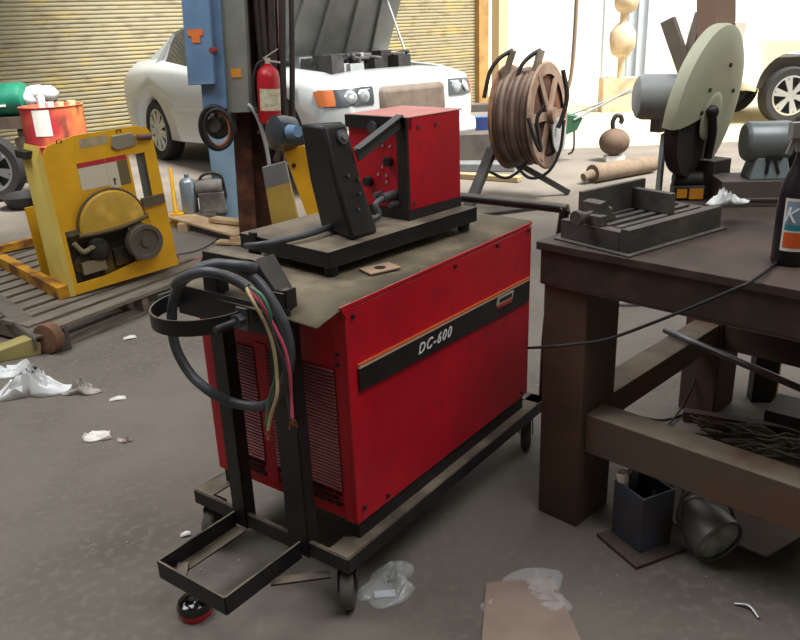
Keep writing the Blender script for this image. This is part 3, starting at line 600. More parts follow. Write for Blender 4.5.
# blue panel behind the column
pp=gpt(226,220); pp.x+=.07; b=MB(); b.hexa([V((pp.x-.15,pp.y,0)),V((pp.x+.20,pp.y,0)),V((pp.x+.20,pp.y+.25,0)),V((pp.x-.15,pp.y+.25,0))],[V((pp.x-.15,pp.y,1.0)),V((pp.x+.25,pp.y,1.0)),V((pp.x+.25,pp.y+.25,1.0)),V((pp.x-.15,pp.y+.25,1.0))])
tag(b.build('blue_cabinet',BLUE2,bevel=.01),'pale blue steel cabinet standing on the floor behind the rusty column','cabinet')
# yellow leaning arms behind the wire feeder
Ya=4.3
ya=thing('yellow_post_stand','leaning bright yellow steel post with dark blue round motor head, behind the wire feeder','stand',gy(345,300,Ya)*1.0,0)
ya.location=V((gy(345,300,Ya).x,Ya,0)); yo=V(ya.location)
tp_=gy(294,148,Ya)-yo; bt_=gy(334,262,Ya)-yo; ft_=bt_+(bt_-tp_)*((bt_.z)/(tp_.z-bt_.z)); 
b=MB(); b.bar(ft_+V((0,0,.02)),tp_,.115,.03,(0,1,0)); b.build('post',YEL,ya,bevel=.003)
MB().box(ft_.x-.2,ft_.x+.2,-.15,.2,0,.02).build('foot_plate',YEL,ya)
q=tp_.lerp(bt_,.14); MB().cyl(q+V((-.03,-.016,0)),q+V((-.03,-.024,0)),.012,seg=10).build('hole',BLK2,ya)
hd=gy(282,133,Ya)-yo; b=MB(); b.lathe([(0,-.08),(.06,-.08),(.088,-.06),(.094,0),(.088,.05),(.05,.07),(0,.07)],hd,V((-.75,-.6,.15)),28); b.build('motor_head',mat('head_dark','2a3038',.25,c2='3c4650',sc=5,spec=.9),ya)
b=MB(); b.cyl(hd+V((.04,-.05,.01)),hd+V((.10,-.12,.02)),.04,.03); b.build('blue_cap',mat('cap_blue','6f93b5',.35),ya)
Yb=4.7; yb=thing('yellow_guard_panel','dull pale yellow leaning panel with grey top between the column and the yellow post','panel',(gy(300,300,Yb).x,Yb,0),0); yo=V(yb.location)
c=[gy(x,y,Yb)-yo for x,y in((262,168),(285,162),(300,228),(274,236))]; dn=lambda p,q:q+(q-p)*(q.z/(p.z-q.z))
lo0,lo1=dn(c[0],c[3]),dn(c[1],c[2]); t_=V((0,.05,0))
g0,g1=c[0].lerp(c[3],.3),c[1].lerp(c[2],.3)
MB().hexa([lo0,lo1,lo1+t_,lo0+t_],[g0,g1,g1+t_,g0+t_]).build('panel',mat('dull_yellow','b59c4a',.6,c2='9c8440',sc=5),yb)
MB().hexa([g0,g1,g1+t_,g0+t_],[c[0],c[1],c[1]+t_,c[0]+t_]).build('grey_cover',GREY,yb)

# ================================================================ YELLOW MACHINE ON PALLET
YO=gz(75,293,.15); YR=math.atan2(.67503,.73779); ym=thing('yellow_machine','yellow steel machine with round housing, belt pulley and warning decals, standing on a pallet','machine',(YO.x,YO.y,.135),YR)
YM=Matrix.Translation(V((YO.x,YO.y,.135)))@Matrix.Rotation(YR,4,'Z')
# front panel outline with window and lower opening (x,z), z relative to .135
z_=lambda z:z-.135
ym.rotation_euler=(0,-.05,YR)
b=MB(); 
out=[(-.0,.015),(.0,.40),(.0,.90),(.02,.955),(.06,.985),(.17,.975),(.20,.895),(.46,.905)]
# build from pieces so the openings are real
def pc(poly): b.prism([(x,z_(z)) for x,z in poly],-.012,.0)
pc([(0,.14),(.022,.14),(.022,.51),(.0,.51)]); pc([(0,.51),(.48,.51),(.48,.86),(.0,.86)]); pc([(0,.86),(.60,.86),(.60,.985),(.57,1.015),(.20,1.02),(.04,.99),(.0,.94)])
b.prism([(.60,z_(.86)),(.652,z_(.86)),(.648,z_(.955)),(.62,z_(1.0)),(.60,z_(1.01))],-.012,0)
pc([(.583,.54),(.655,.54),(.652,.86),(.583,.86)]); pc([(.48,.51),(.655,.51),(.655,.59),(.48,.59)])
pc([(.53,.14),(.66,.14),(.655,.51),(.53,.51)]); pc([(.022,.14),(.53,.14),(.53,.235),(.42,.235),(.18,.20),(.022,.20)])
b.build('front_panel',YEL,ym)
b=MB(); b.hexa([V((-.03,.001,0)),V((-.0,-.012,0)),V((.0,.26,0)),V((-.03,.26,0))],[V((-.03,.001,.78)),V((-.0,-.012,.86)),V((.0,.22,.86)),V((-.03,.22,.78))]); b.build('side_panel',YELP,ym)
b=MB(); b.box(.0,.652,.50,.51,0,.45); b.box(.645,.655,0,.5,0,.35); b.build('rear_panel',YEL,ym)
b=MB(); b.box(-.09,-.032,.0,1.45,-.001,.07); b.box(.60,.655,.52,1.40,0,.06); b.box(-.03,.60,1.36,1.42,0,.05); b.build('base_frame',YELR,ym)
b=MB(); b.box(-.055,-.0,.08,.24,.79,.83); b.build('black_bracket',BLK2,ym)
# inside: dark engine lumps
b=MB(); b.box(.04,.50,.04,.45,.02,.33); b.cyl((.10,.03,.16),(.10,.15,.16),.06); b.ball((.2,.03,.22),.07); b.box(.28,.5,.01,.05,.1,.2); b.build('engine_block',mat('engine_dark','2e2a22',.7,c2='6d5a20',sc=7,thr=(.5,.65)),ym)
b=MB(); b.box(.08,.22,.003,.03,.10,.17); b.tube([(.06,.0,.30),(.10,-.01,.24),(.16,-.01,.25),(.22,-.005,.20)],.014); b.build('linkage',mat('dull_metal','8d8468',.6),ym)
b=MB(); b.lathe([(0,-.055),(.15,-.055),(.19,-.045),(.2,-.02),(.2,.0)],(.295,-.012,.36),(0,1,0),40,a0=0,a1=2*PI); 
hs=b.build('round_housing',mat('housing_yellow','c8a23a',.6,c2='a8862e',sc=5,c3='d8b24a',sc3=9),ym)
# keep only the upper half of the housing
bm2=bmesh.new(); bm2.from_mesh(hs.data); bmesh.ops.bisect_plane(bm2,geom=bm2.verts[:]+bm2.edges[:]+bm2.faces[:],plane_co=(0,0,.345),plane_no=(0,0,1),clear_inner=True); bm2.to_mesh(hs.data); bm2.free()
b=MB(); b.tube([(.08,-.06,.345),(.20,-.066,.338),(.35,-.066,.342),(.50,-.06,.365)],.012,seg=8); b.tube([(.295+.205*math.cos(math.radians(a)),-.03,.36+.205*math.sin(math.radians(a))) for a in range(0,181,15)],.008,seg=8,n=2); b.build('housing_rim',mat('rim_dark','5a4c2e',.6),ym)
b=MB(); b.lathe([(0,0),(.05,0),(.05,.02),(.095,.025),(.105,.03),(.105,.05),(.09,.055),(.09,.075),(.105,.08),(.105,.10),(.08,.10),(.075,.09),(.03,.088),(.028,.105),(0,.105)],(.44,-.012,.225),(0,-1,0),32); b.build('belt_pulley',mat('pulley_grey','5d564e',.6,c2='4a433c',sc=8),ym)
MB().box(.40,.53,-.03,.02,.10,.30).build('pump_body',mat('pump_yellow','b8922a',.6,c2='6f5a26',sc=8),ym)
for (x0,x1,z0,z1,mt,nm) in((.172,.335,.715,.84,PAPER,'warning_decal'),(.337,.40,.69,.84,PAPER,'warning_decal')):
    b=MB(); b.m(mat('decal_white','cfc9b4',.6)).box(x0,x1,-.0135,-.0122,z_(z0),z_(z1)); b.m(mat('decal_red','b52a34',.6)).box(x0,x1,-.0136,-.0122,z_(z1)+.0005,z_(z1)+.028)
    if x0>.3: b.m(DARK).cyl(((x0+x1)/2,-.013,z_(z0)+.05),((x0+x1)/2,-.014,z_(z0)+.05),.009,seg=10); b.box(.362,.372,-.0138,-.013,z_(z0)+.02,z_(z0)+.05)
    b.build(nm,None,ym)
b=MB(); b.m(mat('decal_red','b52a34',.6)).box(.402,.465,-.0136,-.0122,z_(.842),z_(.868)); b.m(mat('vent_dark','6a5f44',.7)).box(.402,.465,-.0138,-.0122,z_(.70),z_(.84)); b.build('vent_plate',None,ym)
b=MB(); b.box(.215,.375,-.0135,-.0122,z_(.945),z_(.995)); b.build('name_plate',mat('plate_grey','b5a98a',.5,c2='9c8f70',sc=20),ym)
b=MB(); b.prism([(.385,z_(.925)),(.415,z_(.90)),(.53,z_(.91)),(.545,z_(.95)),(.52,z_(.985)),(.40,z_(.985))],-.03,-.0125); b.build('switch_plate',mat('switch_steel','9d9888',.4,metal=.4),ym,bevel=.004)
b=MB(); b.cyl((.55,-.03,z_(.95)),(.61,-.035,z_(.945)),.018); b.ball((.615,-.035,z_(.945)),.022); b.build('toggle',mat('toggle_brown','5e4438',.5),ym)
b=MB(); b.box(.50,.64,-.035,-.0125,z_(.545),z_(.60)); b.build('latch_plate',mat('latch_dark','5d5340',.6),ym)
for x in(.105,.45): MB().tube([(x-.012,-.014,z_(.995)),(x-.012,-.02,z_(1.01)),(x+.012,-.02,z_(1.01)),(x+.012,-.014,z_(.995))],.003,seg=6,n=3).build('lifting_eye',BLK2,ym)
MB().box(.545,.64,.03,.036,.44,.73).build('inner_panel',mat('inner_grey','646a6c',.5),ym)
# pallet
PO=gpt(50,340); P0_=gz(49,329,.13); P1_=gz(172,283,.13); pdir=(P1_-P0_); PR=math.atan2(pdir.y,pdir.x)
pal=thing('pallet','weathered grey wooden pallet under the yellow machine','pallet',(P0_.x,P0_.y,0),PR)
y=0
k=0
while y<1.72:
    MB().box(-.02,1.32,y,y+.10,.105,.128).build('deck_board',WOOD,pal,bevel=.002); y+=.145; k+=1
for x in(0.0,.62,1.24): MB().box(x,x+.045,.012,1.7,.02,.104).build('stringer',WOOD,pal)
for y in(0.0,.8,1.6): MB().box(-.02,1.32,y,y+.10,0,.019).build('bottom_board',WOOD,pal)
# small pry bar at pallet end
b=MB(); q=gz(140,292,.05); b.tube([gz(137,290,.06),gz(150,286,.05),gz(168,278,.045)],.018); tag(b.build('round_bar',STL),'short round steel bar sticking out at the right end of the pallet','bar')

# ================================================================ LEFT FOREGROUND FLOOR
jp=gpt(52,352); jk=thing('floor_jack_arm','grey channel arm with rusty round caster wheel lying on the floor before the pallet','jack',jp,0)
e0=gz(-30,280,.18)-jp; e1=gz(44,336,.10)-jp
b=MB(); b.bar(e0,e1,.10,.012); b.bar(e0+V((-.03,-.04,-.03)),e1+V((-.03,-.04,-.03)),.01,.06); b.bar(e0+V((.03,.04,-.03)),e1+V((.03,.04,-.03)),.01,.06); b.build('arm',mat('arm_grey','68625a',.6,c2='57504a',sc=6),jk)
b=MB(); b.lathe([(0,-.03),(.035,-.03),(.04,-.022),(.066,-.03),(.078,-.028),(.08,0),(.078,.03),(.0,.03)],(.0,0.0,.08),(-.35,-.93,.05),28); b.build('wheel',RUST2,jk)
b=MB(); b.bar((.07,.02,0.0),(.05,.05,.12),.05,.02); b.bar((-.06,.04,.09),(.07,.05,.11),.03,.02); b.build('fork',CASTG,jk)
wp_=gpt(18,357); b=MB(); Mx=Matrix.Translation(wp_+V((.0,.02,0)))@Matrix.Rotation(.45,4,'Z'); b.prism([(-.30,0),(.10,0),(.11,.06),(.07,.095),(-.30,.02)],-.05,.06,Mx); b.m(BLK2)
wo=b.build('wedge_block',mat('pale_yellow_wood','a79c62',.7,c2='8d8352',sc=6),bevel=.004); tag(wo,'pale yellow wedge shaped wooden chock on the floor at the left edge','chock')
bp_=gz(9,312,.05); b=MB(); b.ball((bp_.x-.03,bp_.y,.057),.057,(1.1,1,1)); b.ball((bp_.x+.045,bp_.y-.02,.035),.035); tag(b.build('blue_ball',mat('shiny_blue','2f62b8',.2)),'shiny blue plastic float lying by the grey jack arm','float')
def crumple(px,py,w_,d_,h_,mt,name,label,seed,rz=0,cat='paper',n=9,sharp=1.0,z0=0,flat=True):
    random.seed(seed); p=gz(px,py,z0); b=MB(); vs=[]
    ph=[(random.uniform(4,13)*sharp,random.uniform(4,13)*sharp,random.uniform(0,6)) for _ in range(6)]; N=28
    Mx=Matrix.Translation(p)@Matrix.Rotation(rz,4,'Z'); rr=[1+.22*math.sin(2*k*2*PI/N+seed)+.14*math.sin(3*k*2*PI/N+seed*2)+.09*math.sin(5*k*2*PI/N+seed)+random.uniform(-.07,.07) for k in range(N)]
    for i in range(n+1):
        for j in range(N):
            t=2*PI*j/N; r_=i/n; R_=r_*rr[j]
            u,v=R_*math.cos(t)+random.uniform(-.05,.05)*(0<i<n),R_*math.sin(t)+random.uniform(-.05,.05)*(0<i<n)
            z=(sum(abs(math.sin(a*u+c_*v+q)) for a,c_,q in ph)/6+random.uniform(-.25,.25))*h_*(1-r_**5)*1.2*(.55+.45*math.sin(3*u+seed)); z=max(z,0)+.003
            vs.append(Mx@V((u*w_/2,v*d_/2,z)))
    fs=[(i*N+j,(i+1)*N+j,(i+1)*N+(j+1)%N,i*N+(j+1)%N) for i in range(n) for j in range(N)]
    b.vf(vs,fs,not flat); o=b.build(name,mt); sm=o.modifiers.new('s','SOLIDIFY'); sm.thickness=.0015; tag(o,label,cat); return o
crumple(36,392,.34,.17,.11,WHITE,'white_cloth','large crumpled white cloth on the floor at the left edge',2,.3,'cloth',sharp=.6,flat=False)
crumple(14,372,.20,.14,.09,WHITE,'white_cloth','smaller white cloth bundle behind the large crumpled cloth',5,.2,'cloth',sharp=.6,flat=False)
crumple(82,392,.15,.10,.055,mat('news_grey','b4aea6',.8,c2='8c8680',sc=20),'crumpled_paper','grey crumpled newspaper just right of the large white cloth',8,0,sharp=1.6)
crumple(98,437,.14,.075,.035,PAPER,'crumpled_paper','white crumpled paper on bare floor below the white cloth',11,0,sharp=1.5)
crumple(124,441,.07,.03,.02,mat('card_scrap','b9aca0',.8),'card_scrap','thin pale card scrap right of the crumpled white paper',12,-.4)
crumple(729,203,.13,.07,.035,WHITE,'rag','crumpled white rag lying on the far end of the saw base',9,.4,'rag',z0=TZ+.064,flat=False)
def scrap(px,py,w_,d_,rz,lab,seed): 
    p=gpt(px,py); b=MB(); Mx=Matrix.Translation(p+V((0,0,.002)))@Matrix.Rotation(rz,4,'Z'); random.seed(seed)
    b.vf([Mx@V(q) for q in((-w_/2,-d_/2,0),(0,-d_/2,.004),(w_/2,-d_/2*.7,0),(w_/2*.8,d_/2,.002),(0,d_/2*.8,.007),(-w_/2,d_/2*.6,0))],[(0,1,4,5),(1,2,3,4)]); o=b.build('paper_scrap',PAPER); sm=o.modifiers.new('s','SOLIDIFY'); sm.thickness=.001; tag(o,lab,'paper')
scrap(130,338,.07,.05,.3,'small white paper scrap on the floor in front of the pallet',1)
scrap(118,399,.075,.04,.2,'small white paper scrap right of the grey crumpled newspaper',2)
scrap(186,535,.035,.025,.2,'tiny white scrap on the floor left of the bottle tray',3)
random.seed(21)
for i in range(26):
    p=gpt(random.uniform(60,260),random.uniform(440,600)) if i<20 else gpt(random.uniform(560,760),random.uniform(575,612))
    b=MB(); b.ball((p.x,p.y,.002),random.uniform(.0018,.004),(1.3,1,.6),seg=8); tag(b.build('floor_chip',LGREY),'tiny pale chip of debris on the concrete floor','debris','tiny pale chips on the floor')
# black dome with red base under the tray
dp=gpt(196,613); dm=thing('dome_lid_can','small round red can with glossy black domed lid under the bottle tray','can',dp,0)
b=MB(); b.lathe([(0,0),(.044,0),(.047,.004),(.047,.022),(0,.022)],seg=28); b.build('body',mat('can_red','c22428',.35),dm)
b=MB(); b.lathe([(.049,.0225),(.05,.03),(.044,.046),(.03,.054),(.018,.056),(.016,.052),(0,.052)],seg=28); b.build('lid',mat('gloss_black','08090c',.12,spec=.9),dm)
# clear plastic bag and brown card in bag
def plastic(px,py,w_,d_,h_,lab,seed,rz=0,mt=None):
    o=crumple(px,py,w_,d_,h_,mt or mat('clear_plastic','e8ecec',.12,alpha=.22,spec=.8),'plastic_bag',lab,seed,rz,'bag',sharp=1.3); return o
plastic(388,586,.20,.15,.045,'crumpled clear plastic bag on the floor beside the front cart wheel',31,.5)
p=gpt(385,597); b=MB(); b.box(-.03,.03,-.014,.014,.001,.012,Matrix.Translation(p)@Matrix.Rotation(.05,4,'Z')); tag(b.build('white_packet',mat('packet_white','c6ccd2',.5)),'small white packet lying by the clear plastic bag','packet')
c=[gz(x,y,.008) for x,y in((481,650),(583,645),(553,577),(486,583))]; b=MB(); b.hexa([V((q.x,q.y,.001)) for q in c],[V((q.x,q.y,.009)) for q in c]); tag(b.build('cardboard_sheet',mat('card_brown','9a887c',.7,c2='86766b',sc=6)),'flat brown cardboard packing sheet on the floor at the bottom edge','cardboard')
plastic(528,598,.29,.19,.02,'clear plastic wrap lying over the brown cardboard sheet',37,.3)
p=gpt(750,612); b=MB(); b.tube([p+V((-.03,.03,.004)),p+V((0,.01,.012)),p+V((.01,-.03,.006))],.004); tag(b.build('metal_curl',CHR),'bright curled metal shaving on the floor at the lower right','shaving')
#PART3
# ================================================================ CAR (front lifted on stands, bonnet open)
TH=-.9142; KP=.05; PL=math.atan(KP); S_=1.03
car=thing('car','silver white sedan with raised bonnet, dark grille and lifted front before the yellow shutter','car',(-2.955,11.87,-.05),0,rot=(0,-PL,TH))
def carbody():
    # stations: x, half width, z sill, z belt, z top edge
    st=[(0.0,.74,.42,.92,1.02),(.10,.88,.30,1.0,1.12),(.40,.94,.24,1.06,1.19),(1.15,.955,.22,1.07,1.19),(1.9,.95,.20,1.03,1.12),(2.9,.95,.20,.95,1.00),(3.5,.95,.20,.93,.99),(4.0,.955,.22,.90,.98),(4.6,.93,.24,.84,.92),(4.92,.86,.26,.78,.86),(5.06,.70,.30,.66,.76)]
    b=MB(); R=[]
    for x,hw,zs,zb,zt in st:
        zm=(zs+zb)/2
        half=[(hw*.80,zs),(hw*.97,zs+.05),(hw,zm-.05),(hw*1.0,zm+.12),(hw*.985,zb-.03),(hw*.93,zb+.04),(hw*.80,zt),(hw*.4,zt+.03)]
        R.append([(x*S_,y*S_,z*S_) for y,z in half]+[(x*S_,-y*S_,z*S_) for y,z in half[::-1]])
    n=len(R[0]); vs=[v for r in R for v in r]
    fs=[(i*n+j,(i+1)*n+j,(i+1)*n+(j+1)%n,i*n+(j+1)%n) for i in range(len(R)-1) for j in range(n)]
    fs+=[tuple(range(n)),tuple(range((len(R)-1)*n,len(R)*n))[::-1]]
    b.vf(vs,fs,True); return b.build('body',CARP,car)
body=carbody(); ks=[]
WX=(1.15*S_,4.2*S_)
for x in WX:
    for s_ in(-1,1): ks.append(MB().cyl((x,s_*.62,.36),(x,s_*1.2,.36),.44,seg=32).build('k',None,car))
ks.append(MB().box(3.75*S_,4.72*S_,-.66,.66,.70,1.4).build('k',None,car))
cut(body,ks)
b=MB()  # cabin: glasshouse with roof
cab=[(.55,1.05),(1.35,1.40),(2.0,1.48),(2.6,1.46),(3.55,1.0)]
def ring(x,z,hw): return [(x*S_,hw*S_,z*S_),(x*S_,-hw*S_,z*S_)]
vs=[];
for x,z,hw in((.62,1.17,.72),(1.4,1.46,.64),(2.0,1.53,.64),(2.6,1.50,.64),(3.6,1.0,.74)): vs+=ring(x,z,hw)
lo_=[ring(x,1.0,.86) for x in(.5,1.4,2.0,2.6,3.65)]
k=len(vs)
for r in lo_: vs+=r
b.m(CARP); b.vf(vs,[(2,3,5,4),(4,5,7,6),(0,1,3,2)],True); b.vf(vs,[(0,2,k+2,k),(1,3,k+3,k+1)],True)
b.m(GLASS); b.vf(vs,[(6,7,9,8)]); b.vf(vs,[(2,4,k+4,k+2),(4,6,k+6,k+4),(6,8,k+8,k+6),(3,5,k+5,k+3),(5,7,k+7,k+5),(7,9,k+9,k+7)])
b.build('cabin',None,car)
for s_ in(-1,1):
    b=MB(); y=s_*.80*S_
    for p,q in(((1.45,1.45),(1.15,1.1)),((2.28,1.50),(2.34,1.0)),((1.40,1.45),(2.0,1.52)),((2.0,1.52),(2.6,1.49)),((2.6,1.49),(3.6,1.0))):
        f_=lambda zz:(.62+(1.46-zz)/.46*.24+.008)*S_*s_
        b.bar((p[0]*S_,f_(p[1]),p[1]*S_),(q[0]*S_,f_(q[1]),q[1]*S_),.05,.05)
    b.build('window_frame',CARP,car)
    MB().box(1.7*S_,3.6*S_,s_*.945*S_-.012,s_*.945*S_+.018,.60,.635).build('side_moulding',CARP,car)
    MB().box(-.012,.03,s_*.55-.12,s_*.55+.12,.78,.92).build('tail_light',mat('tail_red','7a1a1e',.3),car)
def wheel(parent,c,ax,R=.355,W_=.22,spokes=5,name='wheel'):
    c=V(c); ax=V(ax).normalized(); b=MB(); h=W_/2; b.m(TIRE).lathe([(R*.70,-h),(R*.93,-h),(R,-h*.7),(R,h*.7),(R*.93,h),(R*.70,h*.9),(R*.68,h*.4)],c,ax,36)
    o=b.build(name,None,parent)
    b=MB().m(CHR); b.lathe([(R*.68,-h*.8),(R*.70,h*.88),(R*.64,h*.9),(R*.60,h*.45),(R*.60,-h*.6)],c,ax,36); F_=frame(ax)
    for k in range(spokes):
        t=2*PI*k/spokes
        for dt in(-.13,.13): b.bar(c+ax*h*.75+F_@V((R*.1*math.cos(t),R*.1*math.sin(t),0)),c+ax*h*.8+F_@V((R*.64*math.cos(t+dt),R*.64*math.sin(t+dt),0)),R*.13,.03,ax)
    b.cyl(c+ax*h*.5,c+ax*h*.85,R*.2); b.m(DARK).lathe([(0,-h*.2),(R*.6,-h*.2)],c,ax,30); b.build('rim',None,o); return o
for x in WX:
    for s_ in(-1,1): wheel(car,(x,s_*.845,.375),(0,s_,0),.375,.22,9)
# nose: grille, lamps, lower intake
def nose(y0,y1,z0,z1,x,mt,nm,rnd=.0,th=.05,lab=None):
    return MB().box(x-.12,x+th-.03,y0,y1,z0,z1).build(nm,mt,car,bevel=rnd or .01)
XF=5.06*S_
nose(-.40,.40,.50,.80,XF+.005,mat('grille_brown','6e6258',.7,c2='5d5248',sc=8),'grille',.06,.07)
nose(-.80,.80,.26,.44,XF-.07,mat('bumper_white','c3c9cc',.3),'bumper',.05,.14)
from mathutils.bvhtree import BVHTree
BT=BVHTree.FromPolygons([v.co for v in body.data.vertices],[tuple(p.vertices) for p in body.data.polygons])
def hit(y,z):
    h=BT.ray_cast(V((6,y,z)),V((-1,0,0))); return h[0],h[1]
def patch(b,y0,y1,z0,z1,off,n=8):
    P_=[];Q_=[]
    for i in range(n+1):
        for j in range(3):
            y=y0+(y1-y0)*i/n; z=z0+(z1-z0)*j/2; p,nn=hit(y,z); P_.append(p+nn*off); Q_.append(p-nn*.03)
    b.vf(P_+Q_,[(i*3+j,(i+1)*3+j,(i+1)*3+j+1,i*3+j+1) for i in range(n) for j in range(2)]+[(i*3+j,(i+1)*3+j,(i+1)*3+j+3*(n+1),i*3+j+3*(n+1)) for i in range(n) for j in(0,2)]+[(i*3+j,i*3+j+1,i*3+j+1+3*(n+1),i*3+j+3*(n+1)) for i in(0,n) for j in(0,1)])
for s_ in(-1,1):
    b=MB(); patch(b,s_*.46,s_*.89,.655,.80,.012); hl=b.build('headlight',mat('lamp_dark','3c4248',.25,spec=.9),car)
    b=MB(); patch(b,s_*.815,s_*.905,.66,.795,.016,4); b.build('amber_lamp',mat('amber','b8683c',.35),hl)
    for y in(.56,.70):
        p,nn=hit(s_*y,.728); b=MB(); b.lathe([(0,.012),(.03,.010),(.052,.004),(.062,-.004),(.064,-.012)],p+nn*.012,nn,24); b.build('lens',mat('lens_grey','b9bfc2',.1,metal=.6),hl)
# engine bay contents
random.seed(5); b=MB(); b.m(mat('engine_black','2b2a2c',.6,c2='4a474a',sc=9)); b.box(3.87,4.84,-.66,.66,.60,.93)
for k in range(34):
    x,y=random.uniform(3.95,4.75),random.uniform(-.55,.55); w_=random.uniform(.03,.10); b.m(random.choice([MATS['engine_black'],MATS['engine_black'],DARK,LGREY,GREY])).box(x-w_,x+w_,y-w_*.8,y+w_*.8,.90,.97+random.uniform(0,.15))
for k in range(9): b.m(MATS['engine_black']).tube([(random.uniform(3.95,4.75),random.uniform(-.55,.55),1.0+random.uniform(0,.1)) for _ in range(4)],.022)
b.m(mat('cap_red','b8303a',.5)).cyl((4.5,-.45,.85),(4.5,-.45,1.10),.04); b.build('engine',None,car)
# raised bonnet
hp0=V((3.70*S_,0,1.03)); d_=V((math.cos(math.radians(52)),0,math.sin(math.radians(52)))); nrm_=V((-d_.z,0,d_.x)); b=MB(); b.m(mat('hood_inner','8f918c',.6,c2='7c7e7a',sc=4))
def HP(l,y,t): return hp0+d_*l+V((0,y,0))+nrm_*t
b.hexa([HP(0,-.78,0),HP(0,.78,0),HP(1.12,.70,.06),HP(1.12,-.70,.06)],[HP(0,-.78,.03),HP(0,.78,.03),HP(1.12,.70,.09),HP(1.12,-.70,.09)])
for y in(-.55,-.2,.2,.55): b.bar(HP(.08,y,-.015),HP(1.02,y*.8,.03),.05,.03,nrm_)
b.bar(HP(.1,-.66,-.01),HP(.1,.66,-.01),.03,.06,nrm_); b.bar(HP(1.0,-.62,.04),HP(1.0,.62,.04),.03,.06,nrm_)
b.build('bonnet',None,car)
b=MB(); b.cyl((4.6,.55,.80),HP(.75,.5,.0),.012); b.build('prop_rod',LGREY,car)
# axle stands under the front
for s_ in(-1,1):
    q=V((-2.955,11.87,0))+Matrix.Rotation(TH,3,'Z')@V((3.6,s_*.6,0)); st_=thing('axle_stand','steel axle stand under the %s front sill of the silver car'%('right' if s_<0 else 'left'),'stand',q)
    b=MB(); b.lathe([(.14,0),(.05,.25),(.0,.25)],seg=4); b.build('base',RUST,st_); MB().cyl((0,0,.2),(0,0,.335),.022).build('post',STL,st_)
# air hose fittings on fender
# ================================================================ LEFT BACKGROUND
def G0(x,y,z=0): p=gz(x,y); return V((p.x,p.y,z))
# red drum
dq=gy(60,155,7.6); dr_=thing('oil_drum','faded red and rusty orange steel drum behind the yellow machine','drum',(dq.x,7.6,0),0)
zt=gy(58,106,7.6).z; b=MB(); R_=.275
b.lathe([(0,0),(R_,0),(R_,.30),(R_+.012,.31),(R_,.32),(R_,.60),(R_+.012,.61),(R_,.62),(R_,zt),(R_+.01,zt+.01),(R_-.015,zt+.01),(R_-.02,zt-.015),(0,zt-.015)],seg=40)
b.build('shell',mat('drum_paint','b8323a',.6,c2='d9824a',sc=2.2,thr=(.42,.55),c3='7d4030',sc3=12,stretch=(1,1,.5)),dr_)
b=MB(); b.lathe([(R_+.003,zt-.24),(R_+.003,zt-.01)],seg=6,a0=math.radians(-150),a1=math.radians(-118)); b.build('paper_label',mat('label_paper','e8e6df',.8),dr_)
for i,(dx,dy,r_,h_,mt,lab,ct) in enumerate(((-.06,-.05,.035,.14,PAPER,'small white bottle standing on the red drum','bottle'),(.03,-.1,.04,.06,PAPER,'white cup on the red drum right of the small bottle','cup'),(.11,-.06,.035,.055,mat('jar_cream','d8d0a8',.6),'cream jar in the middle of the red drum lid','jar'),(.20,-.02,.04,.06,mat('jar_cream','d8d0a8',.6),'cream jar at the right rim of the red drum lid','jar'))):
    b=MB(); b.lathe([(0,0),(r_,0),(r_,h_*.75),(r_*.5,h_*.85),(r_*.5,h_),(0,h_)] if i==0 else [(0,0),(r_*.85,0),(r_,h_),(r_*.85,h_),(r_*.75,.006),(0,.006)],(dq.x+dx,7.6+dy,zt-.0145),(0,0,1),20); tag(b.build('small_'+ct,mt),lab,ct)
# green compressor
gq=gy(12,100,8.3); gc=thing('air_compressor','green air compressor tank on wheels at the left edge before the shutter','compressor',(gq.x-.30,8.3,0),.0)
zc=gq.z; b=MB(); b.lathe([(0,-.50),(.10,-.49),(.15,-.46),(.16,-.4),(.16,.4),(.15,.44),(.10,.465),(0,.47)],(0,0,zc),(1,0,.03),32); b.build('tank',GREEN,gc)
MB().box(.14,.30,-.166,-.159,zc-.05,zc-.03).build('label',PAPER,gc); b=MB(); b.box(-.5,.45,-.16,.16,zc-.27,zc-.155); b.box(-.5,.5,-.12,-.06,.28,.34); b.box(.35,.42,-.13,-.05,.3,zc-.2); b.box(-.5,-.43,-.13,-.05,.3,zc-.2); b.box(.3,.62,-.12,.12,.42,.60); b.build('chassis',mat('chassis_brown','54463a',.7,c2='3a3430',sc=7),gc)
wq=gy(2,160,8.3)-V(gc.location); wheel(gc,(wq.x,-.25,.33),(0,-1,0),.33,.14,6)
wheel(gc,(-.6,.25,.33),(0,1,0),.33,.14,6)
b=MB(); b.ball((.56,0,zc+.06),.10,(1.2,.9,.75),jit=.08); b.ball((.68,-.02,zc+.05),.09,(1.1,1,.85),jit=.08); b.ball((.50,-.03,zc+.01),.08,jit=.08); b.build('white_cloth_cap',WHITE,gc)
b=MB(); b.box(.46,.72,-.06,.1,zc-.2,zc-.0); b.build('pump_head',mat('pump_brown','7a604e',.7,c2='5b463a',sc=9),gc)
# dark machine remnants
mq=G0(24,182); b=MB(); b.box(mq.x-.05,mq.x+.35,mq.y-.1,mq.y+.2,0,.28); b.cyl((mq.x+.05,mq.y-.12,.33),(mq.x+.05,mq.y+.1,.33),.09); tag(b.build('engine_block',mat('scrap_dark','4a423a',.7,c2='2f2b28',sc=7),bevel=.01),'dark scrap engine lump on the floor between the compressor wheel and yellow machine','engine')
pq=G0(28,207); b=MB(); b.lathe([(0,.004),(.16,.004),(.22,.12),(.24,.125),(.225,.13),(.165,.012),(0,.012)],(pq.x,pq.y,0),(0,0,1),28); tag(b.build('oil_pan',mat('pan_black','2a2a2c',.5)),'black round oil drain pan on the floor left of the yellow machine','pan')
